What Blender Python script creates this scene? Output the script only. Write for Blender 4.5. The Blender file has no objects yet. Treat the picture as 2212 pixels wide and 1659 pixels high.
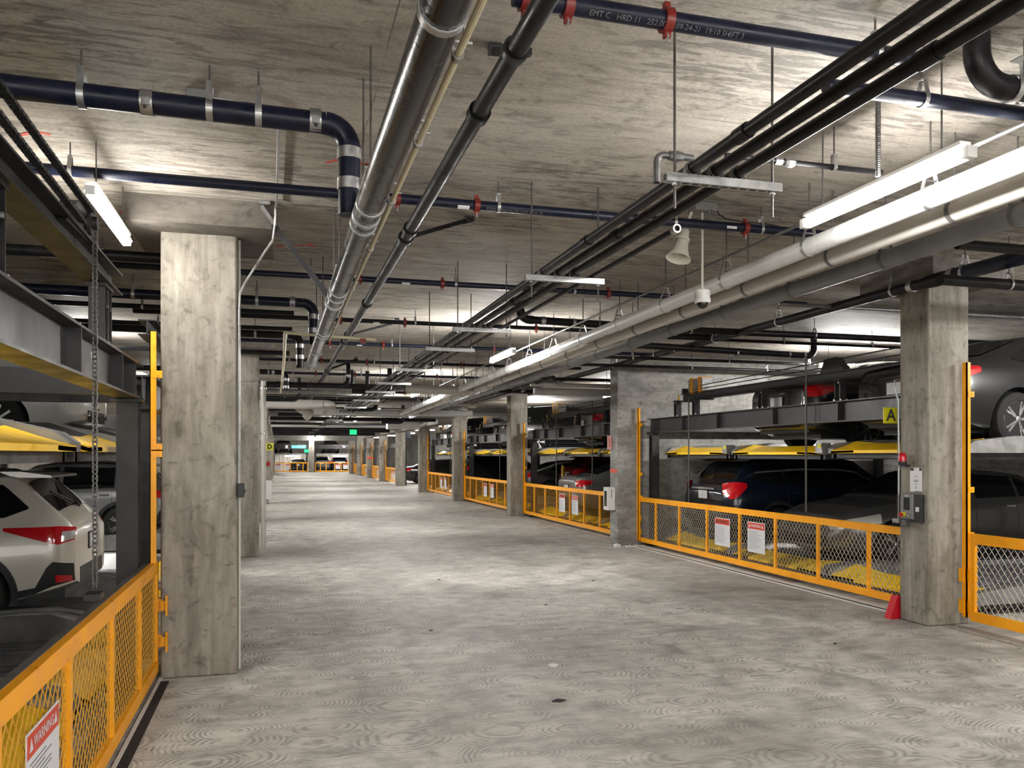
import bpy, math, random
from math import sin, cos, pi, radians, sqrt, atan2
from mathutils import Vector, Matrix
random.seed(7)
SC = bpy.context.scene
COL = SC.collection
# ------------------------------------------------------------------ camera, world, exposure
H = 1.88
cam = bpy.data.cameras.new('camera'); CAM = bpy.data.objects.new('camera', cam); COL.objects.link(CAM)
cam.sensor_fit = 'HORIZONTAL'; cam.sensor_width = 36.0; cam.lens = 36.0*1785/2212
cam.shift_x = 0.0; cam.shift_y = (982-829.5)/2212
cam.clip_start = 0.05; cam.clip_end = 300
CAM.location = (0, 0, H); CAM.rotation_euler = (radians(90), 0, -math.atan((1106-600)/1785.0))
SC.camera = CAM
SC.view_settings.view_transform = 'Standard'; SC.view_settings.look = 'None'
SC.view_settings.gamma = 1.0; SC.view_settings.use_curve_mapping = False
SC.view_settings.exposure = 3.3
SC.cycles.max_bounces = 6; SC.cycles.diffuse_bounces = 4; SC.cycles.glossy_bounces = 3; SC.cycles.transmission_bounces = 1; SC.cycles.volume_bounces = 0
SC.cycles.caustics_reflective = False; SC.cycles.caustics_refractive = False; SC.cycles.use_adaptive_sampling = True; SC.cycles.adaptive_threshold = 0.05
W = bpy.data.worlds.new('world'); SC.world = W; W.use_nodes = True
# added soft fill light, entering where the end behind the camera is left open
W.node_tree.nodes['Background'].inputs[0].default_value = (1.0, 0.985, 0.95, 1)
W.node_tree.nodes['Background'].inputs[1].default_value = 0.32
TUBE_E = 44.0          # radiance of the fluorescent tubes
CEIL = 3.96

# ------------------------------------------------------------------ materials
MATS = {}
def principled(name, col, rough=0.5, metal=0.0, spec=0.5, emit=None, estr=0.0, coat=0.0):
    m = bpy.data.materials.new(name); m.use_nodes = True
    b = m.node_tree.nodes['Principled BSDF']
    b.inputs['Base Color'].default_value = (*col, 1); b.inputs['Roughness'].default_value = rough
    b.inputs['Metallic'].default_value = metal; b.inputs['Specular IOR Level'].default_value = spec
    if coat: b.inputs['Coat Weight'].default_value = coat; b.inputs['Coat Roughness'].default_value = 0.04
    if emit: b.inputs['Emission Color'].default_value = (*emit, 1); b.inputs['Emission Strength'].default_value = estr
    MATS[name] = m
    return m
def N(m, typ, **kw):
    n = m.node_tree.nodes.new(typ)
    for k, v in kw.items(): setattr(n, k, v)
    return n
def L(m, a, b): m.node_tree.links.new(a, b)
def coords(m, scale=(1, 1, 1), rot=(0, 0, 0)):
    t = N(m, 'ShaderNodeTexCoord'); mp = N(m, 'ShaderNodeMapping')
    mp.inputs['Scale'].default_value = scale; mp.inputs['Rotation'].default_value = rot
    L(m, t.outputs['Object'], mp.inputs['Vector']); return mp.outputs['Vector']
def noise(m, vec, scale, detail=4, rough=0.6, dist=0.0):
    n = N(m, 'ShaderNodeTexNoise'); n.inputs['Scale'].default_value = scale; n.inputs['Detail'].default_value = detail
    n.inputs['Roughness'].default_value = rough; n.inputs['Distortion'].default_value = dist
    L(m, vec, n.inputs['Vector']); return n.outputs['Fac']
def ramp(m, fac, stops):
    r = N(m, 'ShaderNodeValToRGB'); e = r.color_ramp.elements
    while len(e) < len(stops): e.new(0.5)
    for i, (p, c) in enumerate(stops):
        e[i].position = p; e[i].color = (*c, 1) if len(c) == 3 else c
    L(m, fac, r.inputs['Fac']); return r.outputs['Color']
def mixc(m, a, b, fac, mode='MIX'):
    n = N(m, 'ShaderNodeMix', data_type='RGBA', blend_type=mode)
    if isinstance(fac, float): n.inputs['Factor'].default_value = fac
    else: L(m, fac, n.inputs['Factor'])
    for s, v in (('A', a), ('B', b)):
        idx = 6 if s == 'A' else 7
        if isinstance(v, tuple): n.inputs[idx].default_value = (*v, 1)
        else: L(m, v, n.inputs[idx])
    return n.outputs[2]
def math_(m, op, a, b=None, c=None):
    n = N(m, 'ShaderNodeMath', operation=op)
    for i, v in enumerate((a, b, c)):
        if v is None: continue
        if isinstance(v, (int, float)): n.inputs[i].default_value = v
        else: L(m, v, n.inputs[i])
    return n.outputs[0]
def bump(m, h, strength, dist=0.01, nrm=None):
    n = N(m, 'ShaderNodeBump'); n.inputs['Strength'].default_value = strength; n.inputs['Distance'].default_value = dist
    L(m, h, n.inputs['Height'])
    if nrm is not None: L(m, nrm, n.inputs['Normal'])
    return n.outputs['Normal']
def bsdf(m): return m.node_tree.nodes['Principled BSDF']

def mat_floor():
    m = principled('concrete_floor', (.4, .39, .37), 0.62, 0, .35); b = bsdf(m)
    v = coords(m)
    big = noise(m, v, 0.35, 3, .62, .4); mid = noise(m, v, 2.3, 4, .65, .3)
    stre = noise(m, coords(m, (0.8, 4.0, 1)), 3.0, 4, .7, .6)
    base = ramp(m, big, [(.28, (.33, .315, .29)), (.5, (.55, .535, .505)), (.70, (.72, .705, .67))])
    tone = ramp(m, mid, [(.30, (.45, .44, .42)), (.48, (.92, .91, .90)), (.70, (1.2, 1.19, 1.17))])
    c1 = mixc(m, base, tone, 0.85, 'MULTIPLY')
    st = ramp(m, stre, [(.3, (.66, .645, .62)), (.62, (1.05, 1.05, 1.04))])
    c2 = mixc(m, c1, st, 0.75, 'MULTIPLY')
    # swirl-finished trowel arcs: concentric rings round scattered centres
    vo = N(m, 'ShaderNodeTexVoronoi', feature='F1'); vo.inputs['Scale'].default_value = 1.7; vo.inputs['Randomness'].default_value = 0.75
    wob = N(m, 'ShaderNodeMapping'); wob.inputs['Scale'].default_value = (1.0, 1.35, 0.0)
    tc = N(m, 'ShaderNodeTexCoord'); L(m, tc.outputs['Object'], wob.inputs['Vector']); L(m, wob.outputs[0], vo.inputs['Vector'])
    fine = noise(m, v, 16, 3, .7)
    ph = math_(m, 'ADD', math_(m, 'MULTIPLY', vo.outputs['Distance'], 105.0), math_(m, 'MULTIPLY', fine, 5.0))
    ring = math_(m, 'MULTIPLY', math_(m, 'ADD', math_(m, 'SINE', ph), 1.0), 0.5)
    msk = ramp(m, noise(m, v, 5.0, 3, .6), [(.34, (0, 0, 0)), (.55, (1, 1, 1))])
    ringm = math_(m, 'MULTIPLY', ring, msk)
    c3 = mixc(m, c2, (.22, .205, .19), math_(m, 'MULTIPLY', math_(m, 'POWER', ringm, 2.0), 0.75))
    grit = noise(m, v, 90, 2, .7)
    c4 = mixc(m, c3, ramp(m, grit, [(.3, (.72, .72, .71)), (.7, (1.12, 1.12, 1.12))]), 0.7, 'MULTIPLY')
    L(m, c4, b.inputs['Base Color'])
    hh = math_(m, 'ADD', ringm, math_(m, 'MULTIPLY', grit, 0.6))
    L(m, bump(m, hh, 0.55, 0.006), b.inputs['Normal'])
    L(m, ramp(m, mid, [(.3, (.48,)*3), (.7, (.72,)*3)]), b.inputs['Roughness'])
    return m
def mat_ceiling():
    m = principled('concrete_ceiling', (.3, .27, .24), 0.75, 0, .25); b = bsdf(m)
    v = coords(m); vs = coords(m, (0.45, 3.6, 1))
    big = noise(m, coords(m, (.5, 1.0, 1)), 0.9, 3, .6, .5)
    base = ramp(m, big, [(.25, (.27, .237, .203)), (.5, (.39, .352, .308)), (.75, (.48, .447, .40))])
    s1 = noise(m, vs, 2.2, 5, .72, .8)
    st = ramp(m, s1, [(.30, (.50, .49, .48)), (.45, (.90, .90, .90)), (.7, (1.14, 1.13, 1.11))])
    c = mixc(m, base, st, 0.9, 'MULTIPLY')
    s2 = noise(m, coords(m, (1.6, 8.5, 1)), 1.9, 4, .6, .4)      # short dark form-oil dashes
    where = ramp(m, noise(m, coords(m, (.6, .9, 1)), .8, 3, .5), [(.42, (0, 0, 0)), (.56, (1, 1, 1))])
    dash = math_(m, 'MULTIPLY', ramp(m, s2, [(.51, (0, 0, 0)), (.58, (1, 1, 1))]), where)
    c = mixc(m, c, (.13, .12, .11), math_(m, 'MULTIPLY', dash, .7))
    bl = noise(m, coords(m, (.9, 1.5, 1)), 3.2, 4, .72, 1.2)
    c = mixc(m, c, ramp(m, bl, [(.33, (.52, .50, .48)), (.47, (1, 1, 1)), (.62, (1.0,)*3), (.72, (1.22, 1.20, 1.18))]), .75, 'MULTIPLY')
    gr = noise(m, v, 45, 2, .75)
    c = mixc(m, c, ramp(m, gr, [(.3, (.8,)*3), (.7, (1.15,)*3)]), .8, 'MULTIPLY')
    # plywood joints every 1.2 m across, 2.44 m along
    sp = N(m, 'ShaderNodeSeparateXYZ'); L(m, v, sp.inputs[0])
    wv = math_(m, 'MULTIPLY', math_(m, 'SUBTRACT', noise(m, v, 1.2, 3), .5), .02)
    def joint(sock, off, pitch, w):
        f = math_(m, 'FRACT', math_(m, 'DIVIDE', math_(m, 'ADD', math_(m, 'SUBTRACT', sock, off), wv), pitch))
        d = math_(m, 'ABSOLUTE', math_(m, 'SUBTRACT', f, 0.5))
        return math_(m, 'GREATER_THAN', d, 0.5-w/pitch)
    jy = joint(sp.outputs[1], 3.40, 1.2, .005); jx = joint(sp.outputs[0], -1.9, 2.44, .004)
    jm = math_(m, 'MAXIMUM', jy, jx)
    jn = math_(m, 'MULTIPLY', jm, ramp(m, noise(m, v, 1.7, 3), [(.4, (.15,)*3), (.6, (.8,)*3)]))
    c = mixc(m, c, (.10, .09, .08), jn)
    L(m, c, b.inputs['Base Color'])
    hh = math_(m, 'SUBTRACT', math_(m, 'ADD', math_(m, 'MULTIPLY', s1, .8), math_(m, 'MULTIPLY', gr, .3)), math_(m, 'MULTIPLY', jn, .7))
    L(m, bump(m, hh, 0.5, 0.008), b.inputs['Normal'])
    return m
def mat_concrete(name, lo, mid, hi, vert=True):
    m = principled(name, mid, 0.72, 0, .3); b = bsdf(m)
    sc = (2.2, 2.2, .45) if vert else (.6, .6, 2.0)
    s1 = noise(m, coords(m, sc), 2.4, 4, .68, .5)
    c = ramp(m, s1, [(.28, lo), (.5, mid), (.72, hi)])
    s2 = noise(m, coords(m), 9.0, 4, .7, .6)
    c = mixc(m, c, ramp(m, s2, [(.32, (.42, .41, .39)), (.45, (.95,)*3), (.7, (1.12,)*3)]), .7, 'MULTIPLY')
    s3 = noise(m, coords(m, (5, 5, .35) if vert else (1, 1, 5)), 5.0, 3, .6)
    c = mixc(m, c, ramp(m, s3, [(.35, (.82,)*3), (.65, (1.1,)*3)]), .7, 'MULTIPLY')
    L(m, c, b.inputs['Base Color'])
    L(m, bump(m, math_(m, 'ADD', s2, math_(m, 'MULTIPLY', s1, .5)), .35, .006), b.inputs['Normal'])
    return m
def mat_mottled(name, a, bb, rough=.4, metal=0., scale=8, spec=.5, bstr=0.0, coat=0.0, stretch=(1, 1, 1), rr=.12):
    m = principled(name, a, rough, metal, spec, coat=coat); b = bsdf(m)
    n = noise(m, coords(m, stretch), scale, 3, .65, .3)
    L(m, ramp(m, n, [(.3, a), (.7, bb)]), b.inputs['Base Color'])
    L(m, ramp(m, n, [(.3, (max(0, rough-rr),)*3), (.7, (min(1, rough+rr),)*3)]), b.inputs['Roughness'])
    if bstr: L(m, bump(m, noise(m, coords(m, stretch), scale*6, 3, .6), bstr, .003), b.inputs['Normal'])
    return m
mat_floor(); mat_ceiling()
mat_concrete('concrete_column', (.150, .134, .108), (.262, .238, .200), (.370, .342, .295))
mat_concrete('concrete_wall', (.16, .155, .143), (.26, .252, .236), (.36, .35, .333), False)
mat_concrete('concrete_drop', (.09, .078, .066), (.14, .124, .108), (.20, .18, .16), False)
mat_mottled('black_wrap', (.004, .004, .005), (.012, .012, .013), .24, 0, 7, .45, .35, rr=.06)
mat_mottled('black_pipe', (.004, .004, .005), (.014, .013, .014), .42, 0, 9, .2, .1)
mat_mottled('navy_pipe', (.004, .006, .018), (.011, .013, .030), .38, 0, 9, .3, .1)
mat_mottled('black_steel', (.012, .012, .014), (.032, .031, .032), .45, .1, 5, .5, .08)
mat_mottled('beam_steel', (.022, .021, .022), (.055, .053, .054), .42, .3, 3, .5, .05)
mat_mottled('galvanised', (.33, .33, .33), (.52, .52, .51), .38, .85, 14)
mat_mottled('dull_steel', (.12, .12, .12), (.22, .215, .21), .5, .7, 12)
mat_mottled('rod_steel', (.06, .055, .05), (.12, .11, .10), .55, .5, 20)
mat_mottled('white_pvc', (.50, .50, .49), (.58, .58, .57), .35, 0, 3)
mat_mottled('offwhite_pvc', (.43, .405, .37), (.50, .475, .44), .4, 0, 3)
mat_mottled('grey_pvc', (.13, .135, .145), (.20, .205, .215), .4, 0, 3)
mat_mottled('cream_pvc', (.62, .56, .38), (.74, .68, .48), .42, 0, 6)
mat_mottled('red_iron', (.12, .010, .007), (.24, .020, .014), .35, 0, 14)
mat_mottled('orange_paint', (.90, .34, .003), (.98, .43, .005), .38, 0, 5, .5, .04)
mat_mottled('orange_wire', (.62, .30, .03), (.75, .40, .06), .45, 0, 9)
mat_mottled('pale_wire', (.42, .37, .29), (.55, .50, .42), .45, .1, 9)
mat_mottled('yellow_paint', (.95, .54, .003), (1.0, .64, .006), .4, 0, 4, .5, .03)
mat_mottled('deck_steel', (.16, .16, .165), (.27, .27, .275), .38, .8, 6)
mat_mottled('guard_steel', (.20, .20, .195), (.33, .325, .32), .42, .5, 5)
mat_mottled('rubber', (.012, .012, .012), (.025, .025, .024), .8, 0, 30, .3)
mat_mottled('alloy', (.42, .42, .42), (.58, .58, .58), .28, .9, 10)
principled('chrome', (.75, .75, .75), .12, 1)
principled('trim_black', (.018, .018, .019), .55)
principled('glass_dark', (.006, .007, .008), .06, 0, .8)
principled('lens_red', (.55, .006, .012), .12, 0, .7, coat=.6)
principled('lens_clear', (.62, .62, .62), .12, .3, .7, coat=.6)
principled('lens_amber', (.8, .2, .02), .2)
principled('tube_glow', (1, 1, 1), .5, 0, .5, (1.0, .985, .95), TUBE_E)
principled('tube_glow_dim', (1, 1, 1), .5, 0, .5, (1.0, .97, .90), TUBE_E*.26)
principled('tube_glow_near', (1, 1, 1), .5, 0, .5, (1.0, .985, .95), TUBE_E*.42)
principled('fixture_white', (.7, .7, .68), .4)
principled('green_glow', (.02, .5, .2), .4, 0, .5, (.0, .62, .22), .12)
principled('paper', (.70, .70, .70), .6)
principled('sign_white', (.66, .66, .68), .45)
principled('sign_red', (.62, .055, .022), .45)
principled('sign_yellow', (.66, .62, .015), .45)
principled('ink', (.02, .02, .02), .6)
principled('faint_ink', (.10, .10, .13), .6)
principled('white_paint', (.62, .62, .60), .5)
principled('beige_plastic', (.56, .54, .47), .4)
principled('box_grey', (.20, .20, .19), .45, .4)
principled('panel_grey', (.22, .22, .225), .4)
principled('screen_dark', (.03, .032, .034), .15)
principled('red_plastic', (.55, .01, .02), .2, 0, .6, coat=.4)
principled('plate_white', (.55, .55, .55), .4)
principled('paint_red_mark', (.50, .08, .06), .8)
principled('teal_poster', (.10, .38, .42), .5)
for _m in ('tube_glow', 'tube_glow_near', 'tube_glow_dim'): MATS[_m].cycles.emission_sampling = 'FRONT'
MATS['green_glow'].cycles.emission_sampling = 'NONE'
def carpaint(n, col, metal=.25, rough=.28):
    m = principled(n, col, rough, metal, .5, coat=.9)
    return m
carpaint('paint_pearl', (.68, .64, .57), .1); carpaint('paint_silver', (.33, .335, .34), .6)
carpaint('paint_navy', (.006, .010, .022), .3); carpaint('paint_black', (.010, .010, .011), .2)
carpaint('paint_charcoal', (.09, .087, .085), .5); carpaint('paint_white', (.62, .62, .60), .05)
carpaint('paint_red', (.22, .008, .018), .3); carpaint('paint_grey', (.16, .165, .17), .5)

# ------------------------------------------------------------------ mesh helpers
class MB:
    def __init__(s): s.v = []; s.f = []
    def add(s, vs, fs):
        o = len(s.v); s.v += [tuple(v) for v in vs]; s.f += [tuple(i+o for i in f) for f in fs]; return s
    def box(s, a, b):
        x0, y0, z0 = a; x1, y1, z1 = b
        return s.add([(x0,y0,z0),(x1,y0,z0),(x1,y1,z0),(x0,y1,z0),(x0,y0,z1),(x1,y0,z1),(x1,y1,z1),(x0,y1,z1)],
                     [(0,3,2,1),(4,5,6,7),(0,1,5,4),(1,2,6,5),(2,3,7,6),(3,0,4,7)])
    def bar(s, p, q, w, h, up=(0, 0, 1)):
        p, q = Vector(p), Vector(q); d = (q-p).normalized(); up = Vector(up)
        if abs(d.dot(up)) > .97: up = Vector((1, 0, 0))
        a = d.cross(up).normalized()*(w/2); b = a.cross(d).normalized()*(h/2)
        vs = [p-a-b, p+a-b, p+a+b, p-a+b, q-a-b, q+a-b, q+a+b, q-a+b]
        return s.add(vs, [(0,1,2,3),(4,7,6,5),(0,4,5,1),(1,5,6,2),(2,6,7,3),(3,7,4,0)])
    def tube(s, pts, r, n=12, cap=True, r2=None):
        pts = [Vector(p) for p in pts]; k = len(pts); rings = []; prev = None
        for i, p in enumerate(pts):
            d = (pts[min(i+1, k-1)]-pts[max(i-1, 0)]).normalized()
            if prev is None:
                u = Vector((0, 0, 1)) if abs(d.z) < .9 else Vector((1, 0, 0))
                a = d.cross(u).normalized()
            else:
                a = (prev - d*prev.dot(d)).normalized()
            prev = a; b = d.cross(a)
            rr = r[i] if isinstance(r, (list, tuple)) else r
            rings.append([p+(a*cos(2*pi*j/n)+b*sin(2*pi*j/n))*rr for j in range(n)])
        vs = [v for ring in rings for v in ring]; fs = []
        for i in range(k-1):
            for j in range(n):
                a0, a1 = i*n+j, i*n+(j+1) % n
                fs.append((a0, a1, a1+n, a0+n))
        if cap: fs.append(tuple(range(n))[::-1]); fs.append(tuple((k-1)*n+j for j in range(n)))
        return s.add(vs, fs)
    def ring(s, c, axis, R, r=None, w=None, t=None, n=20):
        """band: flat hoop of inner radius R, width w along axis, thickness t"""
        c = Vector(c); d = Vector(axis).normalized(); u = Vector((0, 0, 1)) if abs(d.z) < .9 else Vector((1, 0, 0))
        a = d.cross(u).normalized(); b = d.cross(a); vs = []; fs = []
        for j in range(n):
            e = a*cos(2*pi*j/n)+b*sin(2*pi*j/n)
            vs += [c+e*R-d*w/2, c+e*(R+t)-d*w/2, c+e*(R+t)+d*w/2, c+e*R+d*w/2]
        for j in range(n):
            p, q = 4*j, 4*((j+1) % n)
            for i in range(4): fs.append((p+i, p+(i+1) % 4, q+(i+1) % 4, q+i))
        return s.add(vs, fs)
    def lathe(s, c, axis, prof, n=20):
        """prof: list of (distance along axis, radius)"""
        c = Vector(c); d = Vector(axis).normalized(); u = Vector((0, 0, 1)) if abs(d.z) < .9 else Vector((1, 0, 0))
        a = d.cross(u).normalized(); b = d.cross(a); vs = []; fs = []
        for h, r in prof:
            for j in range(n): vs.append(c+d*h+(a*cos(2*pi*j/n)+b*sin(2*pi*j/n))*r)
        for i in range(len(prof)-1):
            for j in range(n):
                a0, a1 = i*n+j, i*n+(j+1) % n
                fs.append((a0, a1, a1+n, a0+n))
        if prof[0][1] > 1e-5: fs.append(tuple(range(n))[::-1])
        if prof[-1][1] > 1e-5: fs.append(tuple((len(prof)-1)*n+j for j in range(n)))
        return s.add(vs, fs)
    def prism(s, poly, d):
        d = Vector(d); n = len(poly); vs = [Vector(p) for p in poly]+[Vector(p)+d for p in poly]
        return s.add(vs, [tuple(range(n))[::-1], tuple(range(n, 2*n))]+[(i, (i+1) % n, (i+1) % n+n, i+n) for i in range(n)])
    def mesh(s, name, mat, sharp=35):
        me = bpy.data.meshes.new(name); me.from_pydata(s.v, [], s.f); me.update()
        if mat: me.materials.append(MATS[mat])
        me.shade_smooth(); me.set_sharp_from_angle(angle=radians(sharp)); return me
def link(name, me, parent=None):
    o = bpy.data.objects.new(name, me); COL.objects.link(o)
    if parent is not None:
        o.parent = parent
        p = parent; off = Vector((0, 0, 0))
        while p is not None:
            if p.type == 'EMPTY': off += p.location
            p = p.parent
        if parent.type == 'EMPTY': o.matrix_parent_inverse = Matrix.Translation(-off)
    return o
def tag(o, label=None, cat=None, group=None, kind=None):
    if label: o['label'] = label
    if cat: o['category'] = cat
    if group: o['group'] = group
    if kind: o['kind'] = kind
    return o
def obj(name, mb, mat, parent=None, label=None, sharp=35):
    o = link(name, mb.mesh(name, mat, sharp), parent)
    if label: o['label'] = label
    return o
def thing(name, label, cat, loc=(0, 0, 0), group=None):
    o = bpy.data.objects.new(name, None); COL.objects.link(o); o.location = loc; o.empty_display_size = .1
    return tag(o, label, cat, group)
def single(name, mb, mat, label, cat, group=None): return tag(obj(name, mb, mat), label, cat, group)
def struct(name, mb, mat, label=None, parent=None):
    o = obj(name, mb, mat, parent); o['kind'] = 'structure'
    if label: o['label'] = label
    return o
def copy_tree(o, parent=None):
    c = o.copy(); COL.objects.link(c); c.parent = parent
    for ch in list(o.children): copy_tree(ch, c)
    return c
def bevel(o, w, seg=2):
    m = o.modifiers.new('bevel', 'BEVEL'); m.width = w; m.segments = seg; m.limit_method = 'ANGLE'; return o
ORD = ['first', 'second', 'third', 'fourth', 'fifth', 'sixth', 'seventh', 'eighth', 'ninth', 'tenth', 'eleventh', 'twelfth', 'thirteenth', 'fourteenth', 'fifteenth', 'sixteenth', 'seventeenth', 'eighteenth']
def text_mesh(txt, size, fn, mat, name, parent=None, extr=0.0, align='CENTER', bold=0.0):
    """flat lettering; fn maps (x, y, e) to the world"""
    cu = bpy.data.curves.new('t', 'FONT'); cu.body = txt; cu.size = size; cu.align_x = align; cu.align_y = 'CENTER'; cu.resolution_u = 2
    cu.offset = bold
    t = bpy.data.objects.new('t', cu); COL.objects.link(t)
    me = bpy.data.meshes.new_from_object(t.evaluated_get(bpy.context.evaluated_depsgraph_get()))
    bpy.data.objects.remove(t); bpy.data.curves.remove(cu)
    for v in me.vertices: v.co = Vector(fn(v.co.x, v.co.y))
    me.name = name; me.materials.clear(); me.materials.append(MATS[mat])
    return link(name, me, parent)
def arc(c, p, q, n=7):
    """quarter bend: points from p to q round corner c"""
    c, p, q = Vector(c), Vector(p), Vector(q); o = p+q-c
    return [o + (c-q)*sin(t) + (c-p)*cos(t) if False else o + (p-o)*cos(t) + (q-o)*sin(t) for t in [i*pi/2/n for i in range(n+1)]]

# ------------------------------------------------------------------ setting
XR, XL, Y0, BAY = 6.84, -.335, 7.45, 8.43
YEND = 98.0
struct('floor', MB().box((-9, -7, -.3), (15, YEND, 0)), 'concrete_floor', 'grey swirl-finished concrete floor of the drive aisle')
CEILING = struct('ceiling', MB().box((-9, -7, CEIL), (15, YEND, CEIL+.3)), 'concrete_ceiling', 'board-marked brownish concrete ceiling slab')
struct('wall_left', MB().box((-9.3, -7, 0), (-9, YEND, CEIL)), 'concrete_column')
struct('wall_right', MB().box((15, -7, 0), (15.3, YEND, CEIL)), 'concrete_wall')
struct('wall_back', MB().box((-9, YEND, 0), (15, YEND+.3, CEIL)), 'concrete_column')
# dividing wall at the end of the first right-hand bay, its end standing in the column line
wb = struct('wall_bay', MB().box((6.77, 15.88, 0), (15, 16.27, CEIL)), 'concrete_wall', 'dark grey concrete cross wall behind the first right-hand parking bay'); bevel(wb, .012)
# red spray marks left on the ceiling
def paint_mark(pts, w=.03):
    mb = MB()
    for p, q in zip(pts, pts[1:]): mb.bar((*p, CEIL-.002), (*q, CEIL-.002), w, .003)
    o = obj('paint_mark', mb, 'paint_red_mark', CEILING, 'red spray-paint mark')
paint_mark([(.33, 6.02), (.42, 5.93), (.62, 5.97), (.50, 6.0)]); paint_mark([(-.02, 8.6), (.1, 8.5), (.35, 8.45), (.28, 8.35)])
paint_mark([(-1.30, 7.75), (-1.18, 7.70), (-1.10, 7.78)], .05); paint_mark([(-1.62, 6.05), (-1.5, 5.95), (-1.42, 5.98)]); paint_mark([(2.83, 4.98), (2.95, 5.02)], .04)

# columns
def column(x0, x1, y0, label, d=.6, drop=None):
    t = thing('concrete_column', label, 'column', ((x0+x1)/2, y0+d/2, 0))
    o = obj('shaft', MB().box((x0, y0, 0), (x1, y0+d, CEIL-.0)), 'concrete_column', t); bevel(o, .018)
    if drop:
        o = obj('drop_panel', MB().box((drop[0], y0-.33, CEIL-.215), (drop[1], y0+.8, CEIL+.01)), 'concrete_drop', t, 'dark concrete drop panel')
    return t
for k in range(10):
    y = Y0+BAY*k
    column(XL-.61, XL, y, ['nearest concrete column on the left of the aisle, with a black box on its edge',
                           'second concrete column on the left, just behind the nearest one'][k] if k < 2 else
           '%s concrete column from the camera in the left row' % ORD[k], drop=(XL-.84, XL+.295))
    if k == 1: continue
    column(XR, XR+.55, y, 'nearest concrete column on the right, carrying the red beacon and control panel' if k == 0 else
           ('%s concrete column from the camera in the right row' % ORD[k]) + (', with a red band' if k == 7 else ''), d=.43, drop=(XR-.24, XR+.83))
column(3.2, 3.75, 90.6, 'lone concrete column between the two far end gates')
column(-.9, -.3, 92, 'concrete column at the far left end of the aisle')

# ------------------------------------------------------------------ overhead pipes along the aisle
def ypipe(name, label, cat, x, z, r, y0, y1, mat, slope=0.0, hang=None, ringmat='galvanised', seg=16, bands=None, rod=True, yref=None, clevis='wide'):
    yr = y0 if yref is None else yref
    zz = lambda y: z+slope*(y-yr)
    t = thing(name, label, cat, (x, y0, zz(y0)))
    obj('pipe', MB().tube([(x, y0, zz(y0)), (x, y1, zz(y1))], r, seg), mat, t)
    for y in (hang or []):
        c = (x, y, zz(y)); mb = MB().ring(c, (0, 1, 0), r+.001, w=.032, t=.006, n=18)
        # clevis yoke above the ring
        hgt = .07+r*.6
        for s in (-1, 1):
            mb.bar((x+s*(r+.004), y, c[2]+r*.15), (x+s*.022, y, c[2]+r+hgt), .005, .03, (0, 1, 0))
        mb.box((x-.03, y-.016, c[2]+r+hgt-.004), (x+.03, y+.016, c[2]+r+hgt+.004))
        mb.tube([(x-.05, y, c[2]+r+.035), (x+.05, y, c[2]+r+.035)], .006, 6)
        obj('clevis_hanger', mb, ringmat, t)
        if rod: obj('hanger_rod', MB().tube([(x, y, c[2]+r+hgt-.02), (x, y, CEIL+.005)], .006, 6), 'rod_steel', t)
    for y in (bands or []):
        obj('band', MB().ring((x, y, zz(y)), (0, 1, 0), r+.001, w=.05, t=.006, n=22), 'galvanised', t)
    return t
ypipe('drain_pipe', 'thick glossy black drain pipe running down the aisle, beside the cream conduit', 'pipe', .456, 3.16, .068, .6, 12.2,
      'black_wrap', hang=[2.34, 4.25, 4.62, 6.5, 7.1, 8.9, 10.4, 11.6], bands=[4.46, 6.75, 8.7, 11.85], seg=24)
ypipe('conduit', 'cream conduit strapped along the right of the thick black pipe', 'conduit', .568, 3.19, .013, .6, 9.75, 'cream_pvc',
      hang=[2.66, 3.45, 4.28, 5.3, 6.6, 7.6, 8.6], rod=False, seg=10)
t = ypipe('water_pipe', 'slimmer black pipe to the right of the thick one, held by sway braces', 'pipe', .985, 3.62, .045, 1.6, 30, 'black_pipe', hang=None, seg=14)
for y in (4.1, 6.35, 6.62, 9.6, 12.9, 17.5):
    obj('coupling', MB().ring((.985, y, 3.62), (0, 1, 0), .046, w=.07, t=.012), 'black_pipe', t)
def brace(p, q, label, foot=True):
    t = thing('sway_brace', label, 'brace', p)
    obj('strut', MB().bar(p, q, .034, .034), 'black_pipe', t)
    mb = MB().ring(p, (0, 1, 0), .047, w=.04, t=.012); mb.bar((p[0]-.06, p[1]+.0, p[2]), (p[0]+.07, p[1], p[2]), .03, .03); obj('pipe_clamp', mb, 'black_steel', t)
    d = (Vector(q)-Vector(p)).normalized()
    obj('ceiling_foot', MB().bar(Vector(q)-d*.05, Vector(q)+d*.05, .06, .05).box((q[0]-.03, q[1]-.03, CEIL-.02), (q[0]+.03, q[1]+.03, CEIL)), 'black_steel', t)
brace((.985, 3.42, 3.62), (1.06, 4.06, 3.93), 'short sway brace gripping the slim black pipe, nearest the camera')
brace((.985, 6.62, 3.62), (1.60, 7.05, 3.93), 'sway brace from the slim black pipe up to the ceiling, second from the camera')
brace((.985, 12.2, 3.62), (1.75, 12.6, 3.9), 'sway brace from the slim black pipe up to the ceiling, third from the camera')
brace((.985, 17.3, 3.62), (1.6, 17.9, 3.9), 'sway brace on the slim black pipe, farthest from the camera')
t = thing('sway_brace', 'long black brace from the left drop panel corner to the thick black pipe', 'brace', (-.03, 7.15, 3.8))
obj('strut', MB().bar((-.035, 7.12, 3.78), (.41, 7.05, 3.2), .045, .045), 'black_steel', t)
obj('bracket', MB().bar((-.13, 7.10, 3.92), (-.02, 7.12, 3.77), .07, .02).box((-.15, 7.05, 3.93), (-.06, 7.17, 3.955)), 'galvanised', t)
obj('pipe_clamp', MB().ring((.456, 7.05, 3.16), (0, 1, 0), .069, w=.04, t=.008), 'galvanised', t)

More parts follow.
